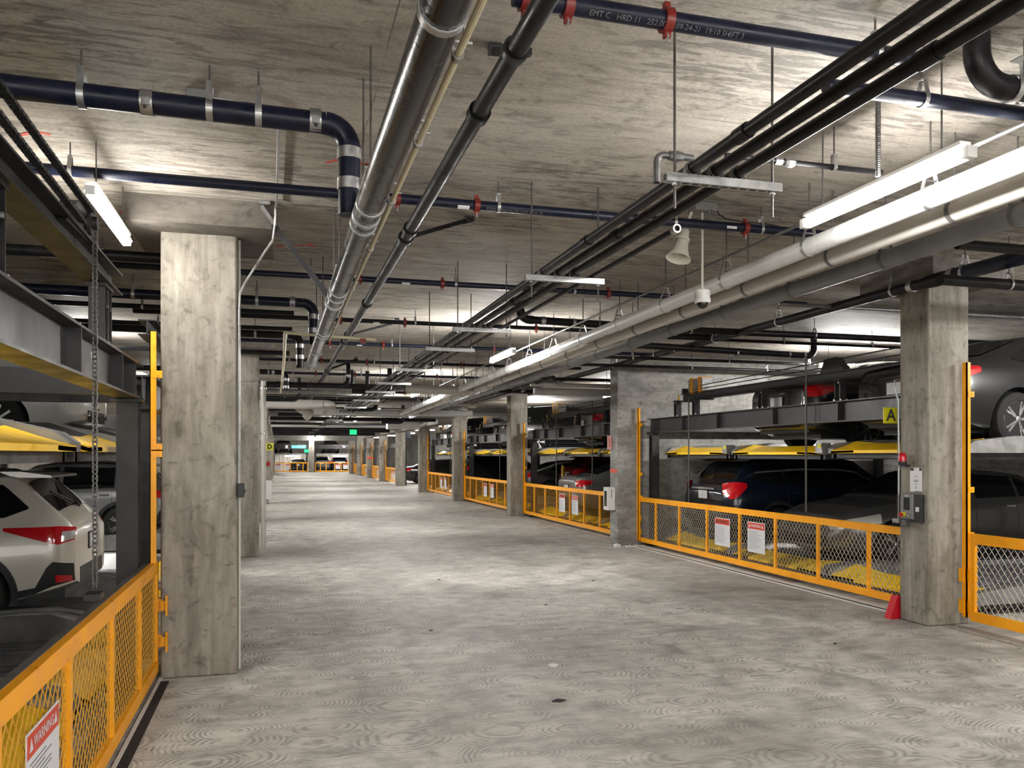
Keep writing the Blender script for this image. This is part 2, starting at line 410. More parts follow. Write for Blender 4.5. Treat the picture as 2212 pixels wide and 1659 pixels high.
# three black pipes and a thin one on the trapezes
for i, (x, r, y0, nm) in enumerate(((1.955, .029, 1.0, 'left'), (2.08, .029, 1.0, 'middle'), (2.205, .029, 1.0, 'right'))):
    t = ypipe('black_pipe', '%s one of the three parallel black pipes lying on the strut trapezes' % nm, 'pipe', x, 3.283, r, y0, 56, 'black_pipe', seg=14)
    for y in ((3.2, 5.1, 12.0), (4.9, 7.3, 14), (2.4, 6.0, 11))[i]:
        obj('coupling', MB().ring((x, y, 3.283), (0, 1, 0), r+.001, w=.09, t=.006), 'black_pipe', t)
t = ypipe('thin_pipe', 'thin black pipe running beside the three larger black pipes', 'pipe', 2.36, 3.27, .017, 4.62, 40, 'black_pipe', seg=10)
obj('end_fitting', MB().ring((2.36, 4.63, 3.27), (0, 1, 0), .018, w=.05, t=.010), 'galvanised', t)
TY = [.95, 3.66, 6.02, 8.71, 10.43, 13.1, 15.7, 17.9, 20.8, 24.0, 28.0, 33.0]
for i, y in enumerate(TY):
    t = thing('trapeze_hanger', 'galvanised strut trapeze under the black pipes, %s from the camera' % ORD[i], 'pipe hanger', (2.12, y, 3.24))
    mb = MB().box((1.81, y-.02, 3.207), (2.45, y+.02, 3.211)).box((1.81, y-.022, 3.207), (2.45, y-.019, 3.249)).box((1.81, y+.019, 3.207), (2.45, y+.022, 3.249))
    mb.box((1.81, y-.02, 3.245), (2.45, y-.012, 3.249)).box((1.81, y+.012, 3.245), (2.45, y+.02, 3.249))
    obj('strut_channel', mb, 'galvanised', t)
    if i < 3:
        sl = MB()
        for j in range(11): sl.box((1.85+j*.053, y-.007, 3.2055), (1.885+j*.053, y+.007, 3.2068))
        obj('slots', sl, 'ink', t)
    for x in (1.862, 2.405):
        obj('rod', MB().tube([(x, y, 3.08 if i < 3 else 3.17), (x, y, CEIL+.004)], .0065, 6), 'rod_steel', t)
        obj('nut', MB().lathe((x, y, 3.193), (0, 0, 1), [(0, .014), (.012, .014)], 6), 'galvanised', t)
    for x in (1.955, 2.08, 2.205):
        obj('pipe_strap', MB().ring((x, y-.005, 3.283), (0, 1, 0), .033, w=.03, t=.004).box((x-.042, y-.015, 3.245), (x-.034, y+.01, 3.283)).box((x+.034, y-.015, 3.245), (x+.042, y+.01, 3.283)), 'dull_steel', t)

# white and grey drain lines with clevis hangers
HY = [4.25+1.22*k for k in range(-2, 19)]
ypipe('drain_pipe', 'upper bright white drain pipe running the length of the aisle', 'pipe', 3.92, 3.488, .070, 1.2, 27.3, 'white_pvc', -.0102, HY, yref=3.76, seg=24)
ypipe('drain_pipe', 'second off-white drain pipe, just beyond the bright white one', 'pipe', 4.205, 3.458, .070, 1.2, 27.3, 'offwhite_pvc', -.0098, [y+.1 for y in HY], yref=3.76, ringmat='dull_steel', seg=24)
ypipe('drain_pipe', 'dark grey drain pipe beside the two white ones', 'pipe', 4.66, 3.45, .072, 1.2, 30, 'grey_pvc', -.0075, [y+.05 for y in HY], yref=3.76, ringmat='dull_steel', seg=24)
ypipe('conduit', 'thin grey conduit running above the white drain pipes', 'conduit', 3.72, 3.60, .012, 1.5, 22, 'dull_steel', -.004, None, seg=8)
t = ypipe('black_pipe', 'black pipe with a reducer passing in front of the right column head', 'pipe', 6.6, 3.70, .055, 7.35, 46, 'black_pipe', -.0015, [7.7, 9.9, 11.6, 12.9, 13.7, 15.6, 19, 22, 26, 30], seg=16)
obj('wide_pipe', MB().tube([(6.6, 2, 3.70), (6.6, 7.0, 3.70)], .072, 18), 'navy_pipe', t)
obj('reducer', MB().lathe((6.6, 6.98, 3.70), (0, 1, 0), [(0, .074), (.12, .072), (.3, .057), (.4, .057)], 18), 'black_pipe', t)
for y in (6.85, 7.42): obj('band', MB().ring((6.6, y, 3.70), (0, 1, 0), .073 if y < 7 else .057, w=.07, t=.006), 'galvanised', t)
mb = MB().ring((6.6, 6.7, 3.70), (0, 1, 0), .073, w=.035, t=.006).bar((6.53, 6.7, 3.72), (6.58, 6.7, 3.87), .006, .03).bar((6.67, 6.7, 3.72), (6.62, 6.7, 3.87), .006, .03)
obj('clevis_hanger', mb, 'galvanised', t); obj('hanger_rod', MB().tube([(6.6, 6.7, 3.84), (6.6, 6.7, CEIL)], .007, 6), 'rod_steel', t)

# ------------------------------------------------------------------ pipes across the aisle
def xpipe(name, label, y, z, r, x0, x1, mat, hang=(), couplings=(), cmat='red_iron', cat='pipe', z1=None, seg=14, tagx=None, head=()):
    z1 = z if z1 is None else z1
    zz = lambda x: z+(z1-z)*(x-x0)/(x1-x0)
    t = thing(name, label, cat, (x0, y, z))
    obj('pipe', MB().tube([(x0, y, z), (x1, y, z1)], r, seg), mat, t)
    for x in hang:
        mb = MB().ring((x, y, zz(x)), (1, 0, 0), r+.001, w=.025, t=.005, n=14)
        for s in (-1, 1): mb.bar((x, y+s*(r+.003), zz(x)+r*.2), (x, y+s*.015, zz(x)+r+.06), .025, .004, (0, 1, 0))
        mb.box((x-.013, y-.018, zz(x)+r+.055), (x+.013, y+.018, zz(x)+r+.065))
        obj('loop_hanger', mb, 'galvanised', t)
        obj('hanger_rod', MB().tube([(x, y, zz(x)+r+.05), (x, y, CEIL+.004)], .005, 6), 'rod_steel', t)
    for x in couplings:
        mb = MB().ring((x, y, zz(x)), (1, 0, 0), r+.001, w=.04, t=.014, n=16)
        for s in (-1, 1): mb.box((x-.014, y-.012, zz(x)+s*(r+.022)-.016), (x+.014, y+.012, zz(x)+s*(r+.022)+.016))
        obj('coupling', mb, cmat, t, 'red grooved coupling' if cmat == 'red_iron' else None)
        obj('coupling_bolt', MB().tube([(x, y-.02, zz(x)-r-.035), (x, y+.02, zz(x)-r-.035)], .005, 6).tube([(x, y-.01, zz(x)-r-.06), (x, y-.01, zz(x)-r-.02)], .004, 6), 'galvanised', t)
    for x in head:
        obj('sprinkler_head', MB().tube([(x, y, zz(x)+r-.005), (x, y, zz(x)+r+.06)], .012, 8).lathe((x, y, zz(x)+r+.06), (0, 0, 1), [(0, .008), (.02, .015), (.022, .022), (.026, .022)], 10), 'dull_steel', t)
    if tagx is not None:
        mb = MB()
        for j in range(5):
            a0, a1 = radians(-150+j*22), radians(-150+(j+1)*22); rr = r+.002
            mb.add([(tagx, y+rr*cos(a0), zz(tagx)+rr*sin(a0)), (tagx+.09, y+rr*cos(a0), zz(tagx)+rr*sin(a0)), (tagx+.09, y+rr*cos(a1), zz(tagx)+rr*sin(a1)), (tagx, y+rr*cos(a1), zz(tagx)+rr*sin(a1))], [(0, 1, 2, 3)])
        obj('paper_label', mb, 'paper', t, 'white paper label')
    return t
def pipe_text(txt, size, x0, y, z, r, parent):
    def fn(a, b):
        th = radians(-128)+b/r*-1.0
        return (x0+a, y+(r+.0015)*cos(th), z+(r+.0015)*sin(th))
    text_mesh(txt, size, fn, 'faint_ink' if False else 'box_grey', 'stencil', parent, align='LEFT')
SP = [3.33, 6.10, 9.0, 11.8, 14.3, 17.05, 19.8, 22.6, 25.2, 28.1, 31, 34, 37, 40, 43.2, 46.5]
t = xpipe('sprinkler_pipe', 'dark blue sprinkler pipe with three red couplings at the top of the picture', SP[0], 3.80, .041, .95, 2.95, 'navy_pipe', hang=[2.75], couplings=[1.0, 1.19, 1.655])
pipe_text('EMT C   HRD 11   252.000   09-24-21  19:10 SHIFT 3', .034, 1.28, SP[0], 3.80, .041, t)
t = xpipe('sprinkler_pipe', 'long black sprinkler pipe crossing the ceiling, second from the camera', SP[1], 3.77, .036, -1.75, 4.6, 'navy_pipe', hang=[-1.33, 1.62, 3.1, 3.9], couplings=[.85, 1.07, 1.45, 3.75], tagx=1.30, head=[3.42])
obj('white_band', MB().box((3.56, SP[1]-.0385, 3.745), (3.65, SP[1]-.030, 3.765)), 'paper', t)
pipe_text('STEEL SPRINKLER PIPE SCH 10', .034, 1.52, SP[1], 3.77, .036, t)
for i, y in enumerate(SP[2:]):
    k = i+2
    x0 = -1.8 if k == 2 else -1.9+.07*i
    t = xpipe('sprinkler_pipe', 'black sprinkler branch pipe across the ceiling, %s from the camera' % ORD[k], y, 3.77, .031, x0, 6.4+.3*(i % 3), 'black_pipe' if k % 2 else 'navy_pipe',
          hang=[0.1+.12*(k % 4), 1.9, 3.3, 5.2] if k < 10 else [1.9, 5.2], couplings=[.85, 1.08, 1.75, 3.72] if k < 9 else [], tagx=1.30 if k < 5 else None, head=[3.42] if k < 8 else [])
    t['group'] = 'sprinkler branch pipes across the ceiling'

def elbow_drain(name, label, y, z, r, x0, xe, mat, bx=(), hangx=(), zdrop=3.16, side=1, blue=True):
    """cross pipe that bends down through a rubber coupling"""
    t = thing(name, label, 'pipe', (x0, y, z)); R = .13
    obj('pipe', MB().tube([(x0, y, z+.02), (xe-R*side, y, z)], r, 18), mat, t)
    obj('elbow', MB().tube(arc((xe, y, z), (xe-R*side, y, z), (xe, y, z-R)), r+.003, 18), mat, t)
    obj('riser', MB().tube([(xe, y, z-R), (xe, y, zdrop+.06)], r, 18), mat, t)
    for x in bx:
        mb = MB().ring((x, y, z+.008), (1, 0, 0), r+.002, w=.062, t=.005, n=20).box((x-.02, y-r-.016, z-.03), (x+.02, y-r-.005, z+.01)); obj('band_clamp', mb, 'galvanised', t)
        obj('clamp_screw', MB().lathe((x, y-r-.02, z-.045), (0, -1, 0), [(0, .01), (.006, .01)], 8), 'ink', t)
    for zz_ in (z-R-.03, z-R-.20):
        if zz_ > zdrop+.1: obj('band_clamp', MB().ring((xe, y, zz_), (0, 0, 1), r+.002, w=.062, t=.005, n=20), 'galvanised', t)
    for x in hangx:
        mb = MB().ring((x, y, z+.01), (1, 0, 0), r+.002, w=.035, t=.005, n=20)
        mb.bar((x, y-r-.004, z-.0), (x, y-.035, z+r+.09), .035, .005, (0, 1, 0)).bar((x, y+r+.004, z), (x, y+.02, z+r+.07), .035, .005, (0, 1, 0)); obj('strap_hanger', mb, 'galvanised', t)
        obj('hanger_rod', MB().tube([(x, y-.01, z+r+.04), (x, y-.01, CEIL+.004)], .006, 6), 'rod_steel', t)
    return t
elbow_drain('drain_pipe', 'dark navy drain pipe at upper left, silver-banded, bending down to the thick black pipe', 4.70, 3.72, .060, -1.75, .385, 'navy_pipe', bx=(-.66, .20), hangx=(-.97, -.35, -.10))
elbow_drain('drain_pipe', 'navy drain pipe behind the nearest left column, bending down at the thick black pipe', 10.35, 3.72, .058, -3.0, .42, 'navy_pipe', bx=(.17,), hangx=(-1.6, -.24))
elbow_drain('drain_pipe', 'black drain pipe with a silver band, next one behind the navy drain pipe', 13.2, 3.72, .058, -3.0, .33, 'black_pipe', bx=(.12,), hangx=(-.33,))
elbow_drain('drain_pipe', 'dark drain pipe elbow at the head of the second left column', 19.4, 3.74, .058, -3.0, .18, 'black_pipe', bx=(-.1,), hangx=(-.2,), zdrop=3.3)
# elbow top right
t = thing('drain_pipe', 'fat black pipe elbow dropping from the ceiling at upper right', 'pipe', (3.33, 3.28, CEIL))
obj('elbow', MB().tube([(3.30, 3.28, CEIL), (3.30, 3.28, 3.88)]+arc((3.30, 3.28, 3.70), (3.30, 3.28, 3.86), (3.46, 3.28, 3.70))+[(3.50, 3.28, 3.70)], .062, 20), 'black_pipe', t)
obj('pipe', MB().tube([(3.50, 3.28, 3.70), (6.2, 3.28, 3.68)], .050, 18), 'black_pipe', t)
for x in (3.52, 3.60): obj('band_clamp', MB().ring((x, 3.28, 3.70), (1, 0, 0), .064, w=.035, t=.005), 'galvanised', t)
obj('clevis_hanger', MB().ring((3.66, 3.28, 3.70), (1, 0, 0), .052, w=.03, t=.005).bar((3.66, 3.225, 3.71), (3.60, 3.27, 3.86), .025, .005).bar((3.66, 3.335, 3.71), (3.60, 3.30, 3.86), .025, .005).box((3.55, 3.25, 3.855), (3.66, 3.32, 3.862)), 'galvanised', t)
obj('hanger_rod', MB().tube([(3.60, 3.28, 3.76), (3.60, 3.28, CEIL)], .008, 8), 'rod_steel', t)
xpipe('black_pipe', 'black pipe at upper right below the ceiling, passing behind the hanger rods', 3.50, 3.70, .036, 2.6, 6.2, 'navy_pipe', hang=[3.18, 4.9])
# small threaded line with unions
t = xpipe('thin_pipe', 'small black threaded pipe with a union, ending at the right of the triple pipes', 4.48, 3.70, .017, 2.62, 3.75, 'black_pipe', hang=[3.39], seg=10)
obj('union', MB().lathe((3.03, 4.48, 3.70), (1, 0, 0), [(0, .022), (.02, .034), (.05, .034), (.07, .024)], 8).lathe((2.96, 4.48, 3.70), (1, 0, 0), [(0, .024), (.05, .024)], 8), 'dull_steel', t)
t = thing('valve_pipe', 'small galvanised elbow fitting beside the nearest strut trapeze', 'pipe fitting', (1.92, 3.95, 3.3))
obj('elbow', MB().tube([(1.93, 4.0, 3.32), (1.93, 4.0, 3.42)]+arc((1.93, 4.0, 3.47), (1.93, 4.0, 3.43), (1.97, 4.0, 3.47), 4)+[(2.14, 4.0, 3.47)], .018, 10), 'dull_steel', t)
obj('union', MB().lathe((2.0, 4.0, 3.47), (1, 0, 0), [(0, .024), (.03, .03), (.05, .03), (.08, .024)], 8), 'dull_steel', t)
# flexible ribbed conduit
mb = MB(); x, y = 3.34, 4.02
prof = []
for j in range(38): prof += [(j*.0125, .013), (j*.0125+.006, .017)]
mb.lathe((x, y, 3.487), (0, 0, 1), prof, 8); single('flexible_conduit', mb, 'dull_steel', 'ribbed flexible metal conduit hanging from the ceiling right of the triple pipes', 'conduit')
# cream line that turns and hangs far off
t = thing('conduit', 'cream conduit crossing at the far end of the cream line, with red clips', 'conduit', (0.1, 10, 3.25))
obj('pipe', MB().tube([(.08, 9.85, 3.28), (1.12, 9.85, 3.24)], .017, 8), 'cream_pvc', t)
obj('branch', MB().tube([(.08, 9.85, 3.28), (.09, 12, 3.27), (.08, 15, 3.25), (.06, 19, 3.25)], .02, 8), 'cream_pvc', t)
obj('red_clip', MB().box((.93, 9.83, 3.19), (1.0, 9.87, 3.245)), 'red_iron', t)
# smaller drains in the middle / right of the ceiling
t = thing('drain_pipe', 'dark drain pipe with an elbow between the triple pipes and the white pipes', 'pipe', (3.2, 10.9, 3.75))
obj('elbow', MB().tube([(3.15, 10.8, CEIL), (3.17, 10.8, 3.86)]+arc((3.18, 10.8, 3.72), (3.18, 10.8, 3.84), (3.32, 10.8, 3.72))+[(3.36, 10.8, 3.72)], .06, 16), 'black_pipe', t)
obj('pipe', MB().tube([(3.36, 10.8, 3.72), (4.6, 10.8, 3.70)], .054, 16), 'black_pipe', t)
obj('band_clamp', MB().ring((3.5, 10.8, 3.718), (1, 0, 0), .056, w=.06, t=.005), 'galvanised', t)
obj('band_clamp', MB().ring((3.95, 10.8, 3.71), (1, 0, 0), .056, w=.04, t=.005), 'galvanised', t)
t = thing('drain_pipe', 'dark drain pipe bending up beside the nearest right column', 'pipe', (5.4, 12.6, 3.6))
obj('pipe', MB().tube([(5.2, 12.3, 3.66), (8.75, 12.3, 3.58)]+arc((8.9, 12.3, 3.58), (8.77, 12.3, 3.58), (8.9, 12.3, 3.71))+[(8.9, 12.3, CEIL)], .055, 16), 'black_pipe', t)
for x in (7.4, 8.4, 8.7): obj('band_clamp', MB().ring((x, 12.3, 3.585), (1, 0, 0), .057, w=.035, t=.005), 'galvanised', t)
for i, (y, z, r, x0, x1, m) in enumerate([(8.72, 3.70, .022, 5.0, 12, 'dull_steel'), (10.9, 3.70, .05, 5.0, 12, 'black_pipe'), (11.7, 3.70, .026, 5.0, 12, 'black_pipe'),
                                         (13.4, 3.58, .028, 5.2, 13, 'black_pipe'), (5.25, 3.52, .04, 5.1, 9, 'black_pipe'), (6.28, 3.50, .05, 5.9, 9, 'black_pipe'), (14.8, 3.60, .03, 4.6, 13, 'black_pipe')]):
    xpipe('cross_pipe', 'dark cross pipe over the right-hand side, %s from the camera' % ORD[[4, 5, 6][0] if False else {5.25: 0, 6.28: 1, 8.72: 2, 10.9: 3, 11.7: 4, 13.4: 5, 14.8: 6}[y]], y, z, r, x0, x1, m, hang=[x0+.8, 7.9, 9.6])
for i, (y, z, r, m) in enumerate([(7.75, 3.72, .05, 'black_pipe'), (8.6, 3.74, .022, 'dull_steel'), (11.0, 3.70, .03, 'black_pipe'), (12.4, 3.7, .03, 'black_pipe'), (15.2, 3.68, .04, 'black_pipe')]):
    xpipe('cross_pipe', 'dark cross pipe seen over the left bay, %s from the camera' % ORD[i], y if i else 8.35, z, r, -8.5, -1.0 if i < 2 else .2, m, hang=[-3.2, -1.6])
# far services
def bigx(label, y, z, r, x0, x1, mat):
    t = thing('cross_pipe', label, 'pipe', (x0, y, z)); obj('pipe', MB().tube([(x0, y, z), (x1, y, z)], r, 16), mat, t)
    for x in (x0+.4, (x0+x1)/2, x1-.4): obj('hanger_rod', MB().tube([(x, y, z+r), (x, y, CEIL)], .007, 6), 'rod_steel', t)
    return t
t = bigx('thick off-white pipe with a rounded end, far off behind the second left column', 24.4, 3.32, .14, -2.5, 1.25, 'offwhite_pvc')
obj('end_bend', MB().tube(arc((1.5, 24.4, 3.32), (1.25, 24.4, 3.32), (1.5, 24.65, 3.28))+[(1.5, 26.5, 3.2)], .14, 16), 'offwhite_pvc', t)
obj('end_bend', MB().tube([(.6, 24.6, 3.22), (.9, 25.2, 3.12), (.9, 27, 3.1)], .13, 16), 'offwhite_pvc', t)
bigx('white cross pipe where the long white drain pipes end', 27.6, 3.28, .11, 1.0, 6.4, 'white_pvc')
bigx('thin off-white cross pipe just above the end of the long white pipes', 25.9, 3.5, .07, 2.2, 6.2, 'offwhite_pvc')
bigx('white cross pipe far down the aisle, above the exit light', 41, 3.28, .09, -.3, 6.3, 'white_pvc')
bigx('off-white cross pipe far down the aisle, left half', 37, 3.4, .08, -.3, 3.2, 'offwhite_pvc')
bigx('thick off-white cross pipe above the long white drain pipes, in the middle distance', 18.3, 3.33, .10, 2.75, 4.3, 'offwhite_pvc')
bigx('white pipe behind the second right-hand bay lift', 19.2, 3.42, .09, 6.0, 9.8, 'white_pvc')
bigx('upper thin white pipe behind the second right-hand bay lift', 18.2, 3.5, .05, 5.6, 9.9, 'offwhite_pvc')
for i, (y, z, r, x0, x1, m) in enumerate([(20.5, 3.55, .07, -.3, 3.4, 'black_pipe'), (21.2, 3.45, .04, -.3, 2.8, 'dull_steel'), (23.4, 3.5, .03, -.3, 5, 'rod_steel'), (26.7, 3.6, .04, -.3, 6, 'black_pipe'), (29.5, 3.45, .06, -.3, 6.5, 'black_pipe'),
         (32, 3.4, .05, -.3, 6.5, 'dull_steel'), (35, 3.35, .07, -.3, 6.5, 'black_pipe'), (39, 3.3, .06, -.3, 6.5, 'black_pipe'), (45, 3.3, .08, -.3, 6.5, 'black_pipe'), (50, 3.3, .1, -.3, 6.5, 'black_pipe'), (58, 3.3, .12, -.3, 6.5, 'black_pipe'), (17.6, 3.58, .035, 4.8, 13, 'black_pipe'), (20.3, 3.5, .05, 5.4, 13, 'black_pipe')]):
    bigx('dark cross pipe among the far overhead services, %s from the camera' % ORD[i], y, z, r, x0, x1, m)
# tall pipes rising in the middle distance
for i, (x, y) in enumerate([(1.75, 20.6), (2.15, 20.8)]):
    t = thing('riser_pipe', ('left' if i == 0 else 'right')+' dark vertical pipe stub above the far cross pipes', 'pipe', (x, y, 3.5))
    obj('pipe', MB().tube([(x, y, 3.5), (x, y, CEIL)], .055, 12), 'black_pipe', t); obj('band_clamp', MB().ring((x, y, 3.6), (0, 0, 1), .056, w=.06, t=.006), 'galvanised', t)
for i, (x, y, z0, z1, r) in enumerate([(1.55, 19.2, 3.45, 3.96, .05), (2.6, 20.0, 3.4, 3.96, .06), (.55, 23.0, 3.35, 3.96, .05), (3.0, 26.4, 3.3, 3.96, .06), (.9, 30.2, 3.3, 3.96, .07), (4.9, 33.5, 3.2, 3.96, .08)]):
    t = thing('riser_pipe', 'dark pipe dropping from the ceiling and bending along the aisle, %s from the camera' % ORD[i], 'pipe', (x, y, z0))
    obj('pipe', MB().tube([(x, y, z1), (x, y, z0+.16)], r, 12), 'black_pipe', t)
    obj('elbow', MB().tube(arc((x, y, z0), (x, y, z0+.16), (x-.16, y, z0))+[(x-.9, y, z0)], r, 12), 'black_pipe', t)
    obj('band_clamp', MB().ring((x, y, z0+.22), (0, 0, 1), r+.001, w=.07, t=.006), 'galvanised', t)
for i, (x, z, r, y0, y1, m) in enumerate([(5.5, 3.55, .05, 17, 48, 'black_pipe'), (5.75, 3.55, .05, 17, 48, 'black_pipe'), (6.0, 3.5, .035, 20, 50, 'dull_steel'), (5.1, 3.45, .03, 24, 55, 'dull_steel'), (3.0, 3.5, .03, 24, 55, 'black_pipe'), (3.15, 3.5, .03, 24, 55, 'black_pipe')]):
    ypipe('service_pipe', 'service pipe running down the far half of the aisle, %s from the right' % ORD[[2, 1, 0, 3, 5, 4][i]], 'pipe', x, z, r, y0, y1, m, hang=[y0+2.4*j for j in range(1, 5)], seg=10)
t = thing('downspout_pipe', 'off-white vertical pipe standing at the second left column', 'pipe', (-.22, 16.45, 0))
obj('pipe', MB().tube([(-.275, 17.2, 0), (-.275, 17.2, 3.35)], .052, 16), 'offwhite_pvc', t)
for z in (.9, 2.2): obj('joint', MB().ring((-.275, 17.2, z), (0, 0, 1), .053, w=.07, t=.008), 'offwhite_pvc', t)
for k in range(2): obj('clamp', MB().ring((-.275, 17.2, 3.2-.9*k), (0, 0, 1), .054, w=.03, t=.01), 'galvanised', t)
# overhead beams at the far end
for i, (y, z0) in enumerate([(62, 3.35), (80, 3.2)]):
    struct('trim_%d' % (i+1), MB().box((-.9, y, z0), (7.2, y+.6, CEIL)), 'concrete_wall')
struct('trim_3', MB().box((6.84, 33.1, 3.25), (7.5, 70, CEIL)), 'concrete_wall')

# ------------------------------------------------------------------ lights
def tube_light(label, p, q, rods=None, group=None, glow='tube_glow', r=.036):
    p, q = Vector(p), Vector(q); d = (q-p).normalized()
    t = thing('tube_light', label, 'light', tuple((p+q)/2), group)
    obj('lamp_tube', MB().tube([p, q], r, 6), glow, t, 'glowing white tube')
    side = d.cross(Vector((0, 0, 1))).normalized()
    mb = MB().bar(p+Vector((0, 0, .056)), q+Vector((0, 0, .052)), .07, .02)
    for e, s in ((p, -1), (q, 1)): mb.bar(e+d*s*.002, e+d*s*.045, .06, .06)
    obj('housing', mb, 'fixture_white', t)
    for f in (.12, .88):
        c = p+(q-p)*f
        obj('hanger_rod', MB().tube([c+Vector((0, 0, .07)), (c.x, c.y, CEIL+.004)], .005, 6), 'dull_steel', t)
for i, (x, y) in enumerate(((1.0, -1.2), (5.2, -1.4))):  # two unseen tubes added to fill the foreground with light
    tube_light('added fill tube light over the aisle behind the camera, %s' % ('to the left', 'to the right')[i], (x, y-1.3, 3.5), (x, y, 3.5))
for k in range(-1, 10):  # the tube behind the camera is unseen, added as fill
    y = 3.44+BAY*k
    tube_light('glowing tube light beside the white drain pipe, %s' % ('nearest the camera' if k == 0 else ('added fill behind the camera, %s' % ('near' if k == -1 else 'far') if k < 0 else '%s of the aisle row' % ORD[k])), (3.39, y, 3.42), (3.39, y+1.31, 3.42), glow='tube_glow_near' if k <= 0 else 'tube_glow')
tube_light('glowing tube light beside the left lift chain', (-1.16, 5.88, 3.58), (-1.16, 7.16, 3.58), glow='tube_glow_dim', r=.045)
for k in range(-1, 9):  # row starts with an unseen fill tube added behind the camera
    if k == 0: continue
    y = 5.88+BAY*k
    tube_light('tube light over the left parking row, %s bay%s' % (ORD[abs(k)], ' behind the camera, added for fill' if k < 0 else ' beyond the nearest left column'), (-3.2, y, 3.62), (-3.2, y+1.3, 3.62))
for k in range(-1, 9):  # row starts with an added fill tube near the camera
    y = 13.1+BAY*(k)
    if k == 0: tube_light('bright tube light seen over the black sedan beside the nearest right column', (9.6, 13.1, 3.52), (11.2, 13.1, 3.52)); continue
    tube_light('tube light over the right parking row, %s' % ('near the camera, added for fill' if k < 0 else '%s bay beyond the cross wall' % ORD[k-1]), (9.0, y+.6, 3.55), (10.3, y+.6, 3.55))
for i, (x, z) in enumerate(((.8, 1.72), (6.0, 1.72), (2.2, 3.75), (6.0, 3.75))):  # tubes added to brighten the wall and cars at the far end
    tube_light('added fill tube light at the far end of the aisle, %s' % ('low left', 'low right', 'high left', 'high right')[i], (x, 95.5 if z < 2 else 90, z), (x+1.6, 95.5 if z < 2 else 90, z))
# green exit lights
for i, (x, y, z, s) in enumerate([(3.55, 41, 2.98, .15), (2.4, 74, 2.2, .17)]):
    t = thing('exit_light', ['green glowing exit light hanging over the aisle', 'small green light by the far end column'][i], 'exit sign', (x, y, z))
    obj('sign_face', MB().box((x-s*1.1, y-.04, z-s*.8), (x+s*1.1, y+.04, z+s*.8)), 'green_glow', t)
    obj('stem', MB().tube([(x, y, z+s*.8), (x, y, CEIL)], .012, 6), 'dull_steel', t)
t = thing('duct_box', 'pale sheet-metal box hanging from the ceiling far down the aisle', 'ventilation unit', (5.2, 36, 3.1))
obj('casing', MB().box((4.6, 36, 3.0), (6.0, 36.6, 3.42)), 'fixture_white', t); obj('hanger_rod', MB().tube([(5.3, 36.2, 3.42), (5.3, 36.2, CEIL)], .01, 6), 'rod_steel', t)

# ------------------------------------------------------------------ junction box, horn speaker, dome camera
t = thing('junction_box', 'grey junction box on the ceiling above the horn speaker', 'electrical box', (3.39, 6.157, CEIL))
o = obj('box', MB().box((3.29, 6.09, 3.885), (3.49, 6.23, CEIL)), 'box_grey', t); bevel(o, .005)
obj('cable', MB().tube([(3.49, 6.12, 3.91), (3.51, 6.1, 3.86), (3.56, 6.08, 3.825), (3.75, 6.08, 3.81), (3.9, 6.08, 3.815), (4.1, 6.09, 3.80), (4.4, 6.1, 3.805)], .006, 6), 'rubber', t)
t = thing('dome_camera', 'white dome security camera hanging on a thin stem', 'security camera', (3.385, 6.157, 3.1))
obj('stem', MB().tube([(3.385, 6.157, 3.24), (3.385, 6.157, 3.89)], .010, 8), 'beige_plastic', t)
obj('body', MB().lathe((3.385, 6.157, 3.135), (0, 0, 1), [(0, .060), (.01, .066), (.035, .068), (.036, .062), (.10, .064), (.108, .058), (.112, .0)], 24), 'fixture_white', t)
obj('dome', MB().lathe((3.385, 6.157, 3.135), (0, 0, -1), [(0, .048), (.015, .046), (.03, .037), (.042, .022), (.047, 0)], 20), 'glass_dark', t)
t = thing('horn_speaker', 'beige horn loudspeaker pointing down below the black sprinkler pipe', 'loudspeaker', (3.2, 6.2, 3.6))
obj('horn', MB().lathe((3.25, 6.2, 3.75), (-.30, -.10, -1), [(0, .03), (.02, .042), (.09, .046), (.10, .050), (.17, .060), (.235, .083), (.265, .105), (.27, .106), (.262, .098), (.2, .06), (.1, .03)], 24), 'beige_plastic', t)
obj('bracket', MB().ring((3.215, 6.19, 3.655), (-.3, -.1, -1), .056, w=.02, t=.008), 'beige_plastic', t)
obj('mounting_arm', MB().bar((3.25, 6.2, 3.745), (3.30, 6.18, 3.89), .025, .02), 'beige_plastic', t)

# ceiling box + conduit on the nearest left column
t = thing('junction_box', 'small dark junction box on the ceiling at upper left, feeding the bent conduit', 'electrical box', (-.44, 5.05, 3.93))
o = obj('box', MB().box((-.50, 5.0, 3.905), (-.36, 5.10, CEIL)), 'box_grey', t); bevel(o, .004)
YC = 7.36
t = thing('conduit', 'thin galvanised conduit bending along the ceiling then down the nearest left column', 'conduit', (-.3, 6, 3.9))
pts = [(-.36, 5.05, 3.935), (-.12, 5.08, 3.935), (-.05, 5.10, 3.935), (-.005, 5.16, 3.935), (.005, 5.24, 3.935), (.0, 6.0, 3.935), (-.01, 7.0, 3.935), (-.02, 7.06, 3.90), (-.025, 7.08, 3.76), (-.04, 7.10, 3.65), (-.1, 7.2, 3.58), (-.27, 7.39, 3.34), (-.312, 7.43, 3.26), (-.318, 7.44, 3.1), (-.318, 7.44, 1.62)]
obj('tube', MB().tube(pts, .0095, 8), 'galvanised', t)
for z in (3.0, 2.2): obj('strap', MB().ring((-.318, 7.44, z), (0, 0, 1), .0095, w=.02, t=.003), 'galvanised', t)
t = thing('switch_box', 'black switch box on the right edge of the nearest left column', 'electrical box', (-.3, 7.44, 1.55))
o = obj('box', MB().box((-.332, 7.40, 1.515), (-.275, 7.52, 1.635)), 'trim_black', t); bevel(o, .005)
